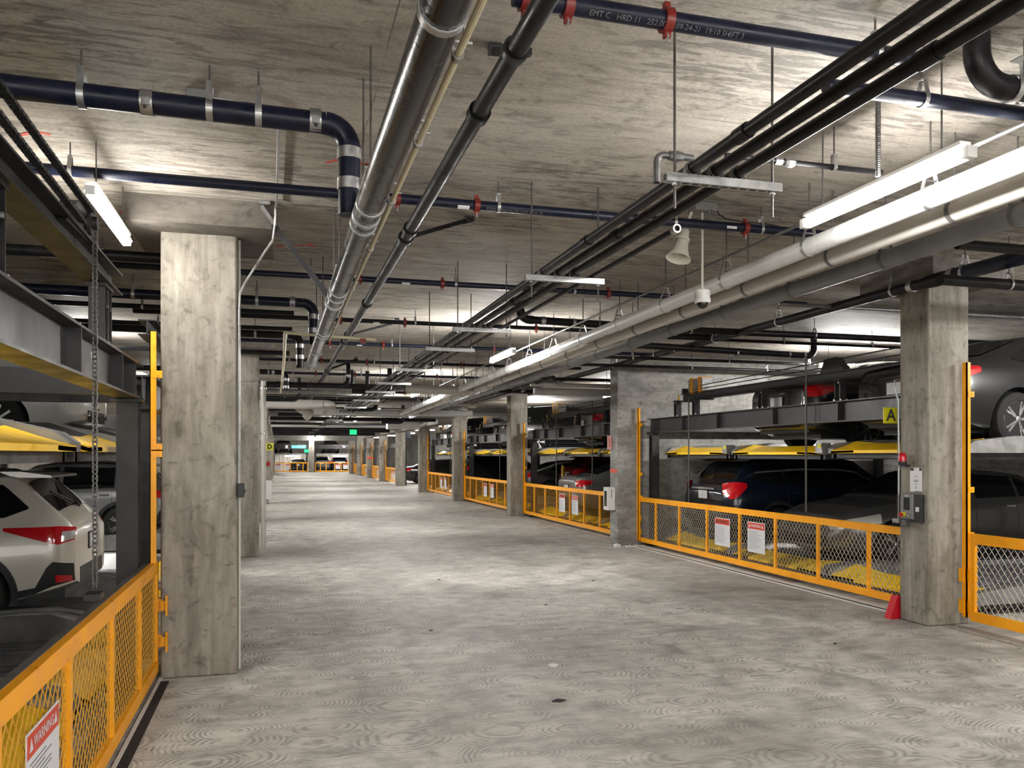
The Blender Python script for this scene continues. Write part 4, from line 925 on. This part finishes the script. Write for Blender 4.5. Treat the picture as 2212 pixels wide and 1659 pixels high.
# ------------------------------------------------------------------ cars
def lerp_tab(tab, x):
    if x <= tab[0][0]: return tab[0][1]
    for (a, va), (b, vb) in zip(tab, tab[1:]):
        if x <= b: return va+(vb-va)*(x-a)/(b-a) if b > a else vb
    return tab[-1][1]
def smooth_tab(tab, x, e=.05):
    return (lerp_tab(tab, x-e)+2*lerp_tab(tab, x)+lerp_tab(tab, x+e)+lerp_tab(tab, x-e/2)*2+lerp_tab(tab, x+e/2)*2)/8
class Car:
    def __init__(s, L_, W_, top, sh, bot, wheels, r, rear_round=.16, front_round=.35, roofw=.70):
        s.L, s.w, s.top, s.sh, s.bot, s.wheels, s.r = L_, W_/2, top, sh, bot, wheels, r
        s.rr, s.fr, s.roofw = rear_round, front_round, roofw
    def plan(s, x):
        w = s.w
        if x < s.rr*2: u = 1-x/(s.rr*2); w *= 1-.20*u**2.4
        d = s.L-x
        if d < s.fr*2: u = 1-d/(s.fr*2); w *= 1-.30*u**2.2
        return w*(1-.02*((x-s.L/2)/(s.L/2))**2)
    def section(s, x):
        zt = smooth_tab(s.top, x); zs = min(smooth_tab(s.sh, x, .08), zt-.035); zb = lerp_tab(s.bot, x); w = s.plan(x)
        g = max(0.0, min(1.0, (zt-zs)/.45)); wr = w*(.90-(.90-s.roofw)*g)
        hz = zs-zb
        pts = [(w*.80, zb), (w*.93, zb+.03), (w*.975, zb+hz*.22), (w*1.0, zb+hz*.45), (w*1.0, zb+hz*.62), (w*.985, zb+hz*.80), (w*.965, zb+hz*.93), (w*.93, zs)]
        zr = zt-.05*min(1, g+.3)-.005
        for u in (.12, .3, .5, .7, .86, 1.0):
            pts.append((w*.93*(1-u)+wr*u+.018*g*sin(pi*u), zs+(zr-zs)*u))
        for u in (.93, .8, .6, .35, 0):
            pts.append((wr*u, zr+(zt-zr)*(1-u*u)**.8))
        return pts
    def side_y(s, x, z):
        p = s.section(x)[:14]
        for (ya, za), (yb, zb) in zip(p, p[1:]):
            if za <= z <= zb: return ya+(yb-ya)*(z-za)/max(1e-6, zb-za)
        return p[-1][0] if z > p[-1][1] else p[0][0]
    def top_z(s, x, y):
        p = s.section(x)[13:]; y = abs(y)
        for (ya, za), (yb, zb) in zip(p, p[1:]):
            if yb <= y <= ya: return zb+(za-zb)*(y-yb)/max(1e-6, ya-yb)
        return p[0][1]
    def body(s):
        xs = [0.0]; 
        while xs[-1] < s.L-1e-4:
            x = xs[-1]; e = min(x, s.L-x); xs.append(min(s.L, x+(.012 if e < .12 else .03)))
        mb = MB(); vs = []; k = None
        for x in xs:
            p = s.section(x); full = [(x, -y, z) for y, z in p]+[(x, y, z) for y, z in reversed(p[:-1])]
            k = len(full); vs += full
        fs = []
        for i in range(len(xs)-1):
            for j in range(k):
                a, b = i*k+j, i*k+(j+1) % k; fs.append((a, b, b+k, a+k))
        fs.append(tuple(range(k))[::-1]); fs.append(tuple((len(xs)-1)*k+j for j in range(k)))
        mb.add(vs, fs); return mb
    def side_patch(s, lo, hi, side, off=.006, n=None, dz=6):
        x0, x1 = max(lo[0][0], hi[0][0]), min(lo[-1][0], hi[-1][0]); n = n or max(4, int((x1-x0)/.05)); vs = []; fs = []
        for i in range(n+1):
            x = x0+(x1-x0)*i/n; a, b = lerp_tab(lo, x), max(lerp_tab(hi, x), lerp_tab(lo, x)+.001)
            for j in range(dz+1):
                z = a+(b-a)*j/dz; vs.append((x, side*(s.side_y(x, z)+off), z))
        for i in range(n):
            for j in range(dz):
                a = i*(dz+1)+j; q = (a, a+dz+1, a+dz+2, a+1); fs.append(q if side < 0 else q[::-1])
        return MB().add(vs, fs)
    def top_patch(s, x0, x1, wf, off=.008, n=14, m=10, inset=None):
        vs = []; fs = []
        for i in range(n+1):
            x = x0+(x1-x0)*i/n; w = s.section(x)[13][0]*wf if not inset else inset(x)
            for j in range(m+1):
                y = -w+2*w*j/m; vs.append((x, y, s.top_z(x, y)+off))
        for i in range(n):
            for j in range(m):
                a = i*(m+1)+j; fs.append((a, a+m+1, a+m+2, a+1))
        return MB().add(vs, fs)
def cut_wheels(me, car):
    o = bpy.data.objects.new('tmp', me); COL.objects.link(o); cs = []
    for wx in car.wheels:
        c = MB().lathe((wx, -1.3, car.r), (0, 1, 0), [(0, car.r+.055), (2.6, car.r+.055)], 40)
        cm = bpy.data.meshes.new('cut'); cm.from_pydata(c.v, [], c.f); cm.update(); co = bpy.data.objects.new('cut', cm); COL.objects.link(co); cs.append(co)
        m = o.modifiers.new('b', 'BOOLEAN'); m.object = co; m.operation = 'DIFFERENCE'; m.solver = 'EXACT'
    dg = bpy.context.evaluated_depsgraph_get(); dg.update()
    me2 = bpy.data.meshes.new_from_object(o.evaluated_get(dg)); me2.name = 'body'
    bpy.data.objects.remove(o)
    for co in cs: bpy.data.objects.remove(co)
    return me2
def make_wheel(r, w, spokes, rimmat='alloy'):
    """axis along Y, centred at the origin, outer face at -Y"""
    T = MB().lathe((0, -w/2, 0), (0, 1, 0), [(.012, r*.66), (0, r*.70), (0, r*.86), (.015, r*.96), (.04, r), (w-.04, r), (w-.015, r*.96), (w, r*.86), (w, r*.5)], 36)
    R = MB().lathe((0, -w/2, 0), (0, 1, 0), [(.014, r*.68), (.004, r*.66), (.02, r*.62), (.09, r*.60), (w-.02, r*.6)], 36)
    R.lathe((0, -w/2, 0), (0, 1, 0), [(.012, 0.001), (.010, r*.10), (.02, r*.16), (.06, r*.16)], 16)
    for k in range(spokes):
        a = 2*pi*k/spokes
        for da in ((-.13, .13) if spokes <= 5 else (0,)):
            p = Vector((cos(a)*r*.12, -w/2+.022, sin(a)*r*.12)); q = Vector((cos(a+da)*r*.64, -w/2+.018, sin(a+da)*r*.64))
            R.bar(p, q, r*.085 if spokes <= 5 else r*.09, .03, (0, 1, 0))
    D = MB().lathe((0, -w/2+.07, 0), (0, 1, 0), [(0, r*.55), (.02, r*.55)], 24)
    return T, R, D
def build_car(name, label, car, paint, spec):
    t = thing(name, label, 'car', (0, 0, 0)); c = car
    me = c.body().mesh('body', paint, 50); me = cut_wheels(me, c)
    me.materials.clear(); me.materials.append(MATS[paint]); me.shade_smooth(); me.set_sharp_from_angle(angle=radians(38))
    link('body', me, t)
    obj('underbody', MB().box((.35, -c.w+.28, .17), (c.L-.35, c.w-.28, .42)).box((.12, -c.w+.25, .26), (c.L-.2, c.w-.25, .40)), 'trim_black', t)
    for wx in c.wheels: obj('wheel_well', MB().box((wx-.36, -c.w+.26, .3), (wx+.36, c.w-.26, .75)), 'trim_black', t)
    T, R, D = make_wheel(c.r, .21, spec.get('spokes', 5)); tm, rm, dm = T.mesh('wheel', 'rubber'), R.mesh('rim', spec.get('rim', 'alloy'), 40), D.mesh('brake', 'dull_steel')
    for wx in c.wheels:
        for sd in (-1, 1):
            w = bpy.data.objects.new('wheel', tm); COL.objects.link(w); w.parent = t; w.location = (wx, sd*(c.w-.115), c.r); w.rotation_euler = (0, 0, 0 if sd < 0 else pi)
            for nm_, m_ in (('rim', rm), ('brake_disc', dm)):
                q = bpy.data.objects.new(nm_, m_); COL.objects.link(q); q.parent = w
    for sd in (-1, 1):
        for lo, hi in spec['windows']: obj('side_window', c.side_patch(lo, hi, sd, .007), 'glass_dark', t)
        if spec.get('clad'):
            for wx in c.wheels:
                mb = MB(); vs = []; n = 22
                for j in range(n+1):
                    a = pi*(1.12-1.24*j/n) if True else 0
                    for rr in (c.r+.05, c.r+.115):
                        x_, z_ = wx+cos(a)*rr, c.r+sin(a)*rr; z_ = max(z_, .22)
                        yy = c.side_y(min(max(x_, 0.02), c.L-.02), max(z_, .3)); vs.append((x_, sd*(yy+.012), z_)); 
                fs = []
                for j in range(n): a = 2*j; fs.append((a, a+2, a+3, a+1) if sd > 0 else (a, a+1, a+3, a+2))
                obj('wheel_arch_trim', MB().add(vs, fs), 'trim_black', t)
            obj('sill_trim', c.side_patch([(c.wheels[0]+c.r+.06, .22), (c.wheels[1]-c.r-.06, .22)], [(c.wheels[0]+c.r+.06, .36), (c.wheels[1]-c.r-.06, .36)], sd, .012), 'trim_black', t)
        for lo, hi in spec['tail']: obj('tail_light', c.side_patch(lo, hi, sd, .010, 10), 'lens_red', t)
        for lo, hi in spec.get('tail_clear', []): obj('reversing_light', c.side_patch(lo, hi, sd, .013, 6), 'lens_clear', t)
        for lo, hi in spec['head']: obj('headlight', c.side_patch(lo, hi, sd, .010, 12), 'lens_clear', t)
        for lo, hi in spec.get('bumper', []): obj('bumper_trim', c.side_patch(lo, hi, sd, .008, 10), 'trim_black', t)
        for lo, hi in spec.get('reflector', []): obj('reflector', c.side_patch(lo, hi, sd, .013, 6), 'lens_red', t)
        for x_, z_ in spec.get('handles', []):
            y_ = c.side_y(x_, z_); obj('door_handle', MB().bar((x_-.09, sd*(y_+.025), z_), (x_+.09, sd*(y_+.025), z_), .02, .028).bar((x_-.08, sd*(y_-.01), z_), (x_-.08, sd*(y_+.025), z_), .02, .02).bar((x_+.08, sd*(y_-.01), z_), (x_+.08, sd*(y_+.025), z_), .02, .02), spec.get('handle_mat', paint), t)
        for dx in spec.get('doors', []):
            mb = MB(); zs_ = smooth_tab(c.sh, dx); zs0 = .30
            for j in range(10):
                za, zb = zs0+(zs_-zs0)*j/10, zs0+(zs_-zs0)*(j+1)/10
                mb.bar((dx, sd*(c.side_y(dx, za)+.001), za), (dx, sd*(c.side_y(dx, zb)+.001), zb), .006, .006)
            obj('door_seam', mb, 'ink', t)
        mx, mz = spec['mirror']; y_ = c.side_y(mx, mz)
        obj('wing_mirror', MB().lathe((mx+.10, sd*(y_+.10), mz+.05), (-1, 0, 0), [(0, .0), (.02, .05), (.08, .075), (.14, .072), (.145, .0)], 12).bar((mx+.03, sd*(y_-.02), mz-.02), (mx+.03, sd*(y_+.10), mz+.02), .05, .025), paint, t)
        if spec.get('rails'):
            a, b = spec['rails']; pts = [(a+(b-a)*j/10, sd*(c.section(a+(b-a)*j/10)[13][0]-.03), c.top_z(a+(b-a)*j/10, c.section(a+(b-a)*j/10)[13][0]-.03)+(.035 if 0 < j < 10 else 0)) for j in range(11)]
            obj('roof_rail', MB().tube(pts, .016, 8), spec.get('railmat', 'alloy'), t)
    a, b = spec['windscreen']; obj('windscreen', c.top_patch(a, b, .93), 'glass_dark', t)
    a, b = spec['backlight']; obj('rear_window', c.top_patch(a, b, .90), 'glass_dark', t)
    z = spec.get('plate', .85); xp = spec.get('platex', -.012)
    obj('license_plate', MB().box((xp-.006, -.16, z-.075), (xp, .16, z+.075)), 'plate_white', t)
    obj('plate_frame', MB().box((xp-.003, -.175, z-.09), (xp+.012, .175, z+.09)), 'trim_black', t)
    zb = lerp_tab(c.bot, 0.0)
    obj('rear_valance', MB().box((-.006, -c.w*.6, zb), (.05, c.w*.6, zb+.16)), 'trim_black', t)
    obj('grille', MB().box((c.L-.03, -c.w*.42, .52), (c.L+.006, c.w*.42, .68)).box((c.L-.03, -c.w*.5, .30), (c.L+.004, c.w*.5, .44)), 'trim_black', t)
    if spec.get('spoiler'):
        x_, z_, w_ = spec['spoiler']; obj('spoiler', MB().prism([(x_-.24, -w_, z_-.035), (x_-.23, -w_, z_-.01), (x_+.05, -w_, z_+.03), (x_+.25, -w_, z_+.03), (x_+.1, -w_, z_-.03)], (0, 2*w_, 0)), paint, t)
        obj('rear_wiper', MB().bar((spec['backlight'][0]+.02, -.02, c.top_z(spec['backlight'][0]+.02, 0)+.02), (spec['backlight'][0]+.16, .3, c.top_z(spec['backlight'][0]+.16, .3)+.02), .012, .015).lathe((spec['backlight'][0]-.02, -.02, c.top_z(spec['backlight'][0], 0)), (-.6, 0, .8), [(0, .035), (.03, .03), (.04, .0)], 10), 'trim_black', t)
    if spec.get('exhaust'):
        for s_ in (-1, 1): obj('exhaust_tip', MB().ring((-.01, s_*c.w*.55, zb+.09), (1, 0, 0), .035, w=.05, t=.008), 'chrome', t)
    if spec.get('chrome_bar'): z_ = spec['chrome_bar']; obj('trim_bar', MB().box((-.022, -.42, z_), (.0, .42, z_+.035)), 'chrome', t)
    return t
BOT = lambda a, b, L_: [(0, a), (.5, b), (L_-.6, b), (L_, a-.08)]
def place(t, x, y, z, heading):      # x = position of the rear bumper
    t.location = (x, y, z); t.rotation_euler = (0, 0, heading); return t
# compact crossover (pearl white)
SUVA = Car(4.45, 1.80, [(0, .93), (.04, 1.04), (.13, 1.13), (.50, 1.50), (.62, 1.545), (1.5, 1.60), (2.2, 1.585), (2.55, 1.53), (3.25, 1.10), (3.35, 1.06), (4.0, .97), (4.35, .86), (4.45, .70)],
           [(0, .92), (.3, 1.06), (1.2, 1.02), (3.2, .97), (4.45, .8)], BOT(.40, .26, 4.45), (.95, 3.615), .345, .13, .35, .72)
SA = dict(windows=[([(.42, 1.18), (.62, 1.10), (1.02, 1.07)], [(.42, 1.20), (.66, 1.42), (1.02, 1.45)]), ([(1.08, 1.065), (2.0, 1.04)], [(1.08, 1.455), (2.0, 1.48)]), ([(2.08, 1.035), (2.95, 1.01)], [(2.08, 1.48), (2.35, 1.46), (2.95, 1.08)])],
          tail=[([(.012, .86), (.14, .82), (.62, .97)], [(.012, .985), (.14, 1.005), (.62, 1.0)])], tail_clear=[([(.014, .87), (.11, .85)], [(.014, .95), (.11, .95)])],
          head=[([(3.95, .70), (4.42, .62)], [(3.95, .78), (4.42, .74)])], bumper=[([(.015, .41), (.30, .34), (.56, .27)], [(.015, .62), (.20, .66), (.34, .40), (.56, .36)])], reflector=[([(.03, .44), (.16, .44)], [(.03, .50), (.16, .52)])],
          handles=[(1.25, .93), (2.25, .90)], doors=[1.12, 2.04, 3.0], mirror=(2.98, 1.04), clad=True, rails=(.75, 2.3), windscreen=(2.56, 3.22), backlight=(.17, .47), plate=.80, spoiler=(.50, 1.52, .56), spokes=5)
place(build_car('car', 'pearl white crossover with a bright red tail light, behind the left gate', SUVA, 'paint_pearl', SA), -1.98, 10.05, .155, pi)
SA2 = dict(SA, railmat='trim_black'); 
place(build_car('car', 'silver crossover standing beyond the pearl white one on the left', SUVA, 'paint_silver', SA2), -2.05, 18.8, .155, pi)
# mid-size crossover
SUVB = Car(4.77, 1.85, [(0, .95), (.05, 1.10), (.16, 1.20), (.52, 1.56), (.66, 1.62), (1.6, 1.69), (2.4, 1.67), (2.8, 1.60), (3.45, 1.15), (3.6, 1.10), (4.3, 1.02), (4.68, .88), (4.77, .70)],
           [(0, .94), (.3, 1.12), (1.4, 1.08), (3.4, 1.02), (4.77, .85)], BOT(.42, .25, 4.77), (1.02, 3.88), .36, .14, .36, .72)
SB = dict(windows=[([(.52, 1.22), (.75, 1.17), (1.16, 1.14)], [(.52, 1.26), (.72, 1.46), (1.16, 1.53)]), ([(1.22, 1.135), (2.14, 1.11)], [(1.22, 1.535), (2.14, 1.56)]), ([(2.22, 1.105), (3.15, 1.06)], [(2.22, 1.56), (2.55, 1.54), (3.15, 1.16)])],
          tail=[([(.012, .94), (.10, .86), (.20, .92), (.40, 1.09)], [(.012, 1.15), (.10, 1.17), (.25, 1.18), (.40, 1.16)])], head=[([(4.2, .78), (4.74, .70)], [(4.2, .90), (4.74, .84)])],
          bumper=[([(.015, .42), (.5, .28)], [(.015, .50), (.5, .40)])], handles=[(1.45, .98), (2.45, .96)], doors=[1.22, 2.18, 3.2], mirror=(3.15, 1.08), rails=(.8, 2.5), windscreen=(2.82, 3.42), backlight=(.20, .50), plate=.93, spoiler=(.54, 1.585, .56), chrome_bar=1.03, spokes=5, railmat='trim_black', clad=True)
navy = place(build_car('car', 'navy crossover with a large red tail light behind the first right-hand gate', SUVB, 'paint_navy', SB), 7.72, 14.0, .205, 0)
# sedan
SED = Car(4.85, 1.84, [(0, .93), (.04, 1.04), (.14, 1.09), (.55, 1.12), (1.25, 1.38), (1.6, 1.44), (2.2, 1.465), (2.7, 1.43), (3.45, 1.04), (3.55, 1.0), (4.3, .90), (4.75, .76), (4.85, .60)],
          [(0, .92), (.4, 1.0), (1.4, .98), (3.4, .92), (4.85, .72)], BOT(.34, .20, 4.85), (1.0, 3.85), .335, .16, .38, .70)
SS = dict(windows=[([(1.0, 1.08), (1.25, 1.03), (1.5, 1.02)], [(1.0, 1.10), (1.3, 1.26), (1.5, 1.32)]), ([(1.56, 1.02), (2.35, 1.0)], [(1.56, 1.33), (2.35, 1.38)]), ([(2.43, .998), (3.2, .965)], [(2.43, 1.38), (2.7, 1.345), (3.2, 1.04)])],
          tail=[([(.012, .80), (.15, .80), (.45, .90)], [(.012, .96), (.15, .985), (.45, .97)])], head=[([(4.12, .66), (4.6, .58), (4.82, .56)], [(4.12, .80), (4.6, .72), (4.82, .66)])],
          handles=[(1.75, .88), (2.65, .86)], handle_mat='chrome', doors=[1.6, 2.4, 3.25], mirror=(3.1, .98), windscreen=(2.74, 3.42), backlight=(.62, 1.28), plate=.76, exhaust=True, spokes=10)
blk = place(build_car('car', 'black sedan raised on the upper platform with its red tail light toward the aisle', SED, 'paint_black', SS), 7.72, 11.62, 1.96, 0)
SS2 = dict(SS, exhaust=False, spokes=5)
place(build_car('car', 'charcoal sedan parked nose out behind the first right-hand gate', SED, 'paint_charcoal', SS2), 7.85+4.85, 11.15, .205, pi)
place(build_car('car', 'dark car with bright alloy wheels on the upper platform behind the nearest right column', SED, 'paint_black', dict(SS, spokes=5)), 7.66, 8.88, 1.975, 0)
sil = place(build_car('car', 'silver sedan behind the second right-hand gate, tail toward the aisle', SED, 'paint_silver', dict(SS, spokes=10)), 7.75, 21.75, .205, 0)
red = place(build_car('car', 'dark red crossover glimpsed beyond the silver sedan, past the second right-hand gate', SUVB, 'paint_red', SB), 9.8, 27.6, .205, 0)
whi = place(build_car('car', 'white car on the upper platform at left, above the pearl white crossover', SED, 'paint_white', dict(SS, spokes=10, plate=.62)), -2.45, 12.75, 1.975, pi)
def more(src, label, x, y, z, h, paint=None):
    c = copy_tree(src); c['label'] = label; place(c, x, y, z, h)
    if paint:
        for ch in c.children:
            if ch.name.split('.')[0] in ('body', 'spoiler', 'wing_mirror', 'door_handle') and ch.data.materials[0] in [MATS[m] for m in MATS if m.startswith('paint_')]:
                ch.data = ch.data.copy(); ch.data.materials[0] = MATS[paint]
    return c
more(blk, 'black car on the nearest upper platform of the second right-hand bay', 8.4, 18.2, 1.965, 0)
more(blk, 'dark car on the middle upper platform of the second right-hand bay', 7.9, 20.9, 1.965, 0, 'paint_charcoal')
more(navy, 'black crossover on the upper platform of the third right-hand bay', 7.8, 28.6, 1.965, 0, 'paint_black')
more(sil, 'grey sedan behind the third right-hand gate', 9.0, 30.8, .205, 0, 'paint_grey')
more(navy, 'black crossover behind the fourth right-hand gate', 7.85, 36.6, .205, 0, 'paint_black')
more(navy, 'black crossover on the upper platform of the fourth right-hand bay', 7.85, 39.2, 1.965, 0, 'paint_black')
more(navy, 'black van-like car in the fifth right-hand bay, which has no gate', 7.8, 46.2, 0, 0, 'paint_black')
more(blk, 'dark sedan behind the fifth right-hand bay columns, beyond the ungated bay', 7.9, 54, 0, 0)
more(blk, 'dark sedan parked behind the left end gate', 2.1, 91.6, 0, pi/2)
more(navy, 'dark crossover parked behind the right end gate', 6.5, 91.6, 0, pi/2)
more(navy, 'grey crossover parked behind the right end gate, left of the dark one', 4.6, 91.6, 0, pi/2, 'paint_grey')
# far end backdrop things: beam, upper platforms
t = thing('car_lift_frame', 'dark steel lift frame across the far end of the aisle', 'car lift', (3.5, 92, 0))
obj('beam', MB().box((-.8, 91.4, 2.5), (8.2, 91.7, 2.95)), 'beam_steel', t); obj('beam', MB().box((-.8, 91.5, 1.85), (8.2, 97, 2.0)), 'guard_steel', t)
for x in (-.7, 3.0, 3.9, 8.0): obj('post', MB().box((x-.1, 91.4, 0), (x+.1, 91.6, 2.5)), 'black_steel', t)
for i, (x, w) in enumerate(((.6, 'paint_charcoal'), (5.6, 'paint_black'))):
    more(blk, 'dark sedan on the upper platform at the %s of the far end' % ('left', 'right')[i], x, 92.3, 2.0, pi/2, w)
single('poster', MB().box((1.4, 91.37, 2.55), (2.9, 91.4, 2.88)), 'teal_poster', 'teal banner hanging at the far end of the aisle', 'banner')
for i, (x, z) in enumerate(((1.0, 2.80), (1.0, 2.62), (7.0, 2.75))): single('paper_notice', MB().box((x-.22, 91.38, z-.08), (x+.05, 91.4, z+.08)), 'paper', 'small white notice at the far end, %s' % ('upper left', 'lower left', 'right')[i], 'notice')
single('poster', MB().box((7.6, 52.0, 2.9), (8.1, 52.05, 3.96)), 'paint_navy', 'blue panel glimpsed between the far right columns', 'panel')
# bollards in third bay
for i, (x, y) in enumerate(((9.1, 31.6), (9.6, 27.3))):
    single('bollard', MB().lathe((x, y, 0), (0, 0, 1), [(0, .07), (1.45, .07), (1.5, .05), (1.52, 0)], 14), 'yellow_paint', 'yellow bollard in the third right-hand bay, %s' % ('left one', 'right one, farther in the shade')[i], 'bollard')
# debris on the floor
single('litter', MB().lathe((2.36, 7.0-.02, 0), (0, 0, 1), [(0, .045), (.01, .045), (.012, .03), (.006, .0)], 14), 'paper', 'round white lid lying on the aisle floor', 'litter')
single('litter', MB().prism([(2.00, 5.95, .002), (2.06, 5.93, .002), (2.12, 5.96, .002), (2.06, 5.97, .014)], (.0, .01, .004)), 'ink', 'small dark scrap on the aisle floor', 'litter')
single('litter', MB().box((6.83, 15.55, 0), (7.15, 15.62, .02)), 'paper', 'white paper strip on the floor by the cross wall', 'litter')
single('litter', MB().prism([(6.60, 15.6, 0), (6.72, 15.6, 0), (6.74, 15.62, .04), (6.66, 15.6, .07), (6.60, 15.62, .05)], (.0, .06, 0)), 'paper', 'crumpled white tissue on the floor by the cross wall', 'litter')
for i, (x, y) in enumerate(((.42, 4.75), (1.55, 8.7), (5.3, 7.0), (3.2, 9.8), (4.5, 11.5), (2.3, 12.2))):
    single('litter', MB().prism([(x, y, 0), (x+.03, y+.005, 0), (x+.05, y+.02, .006), (x+.01, y+.02, .008)], (0, .01, .002)), 'ink', 'tiny dark leaf scrap on the aisle floor', 'litter', 'tiny dark leaf scraps on the floor')
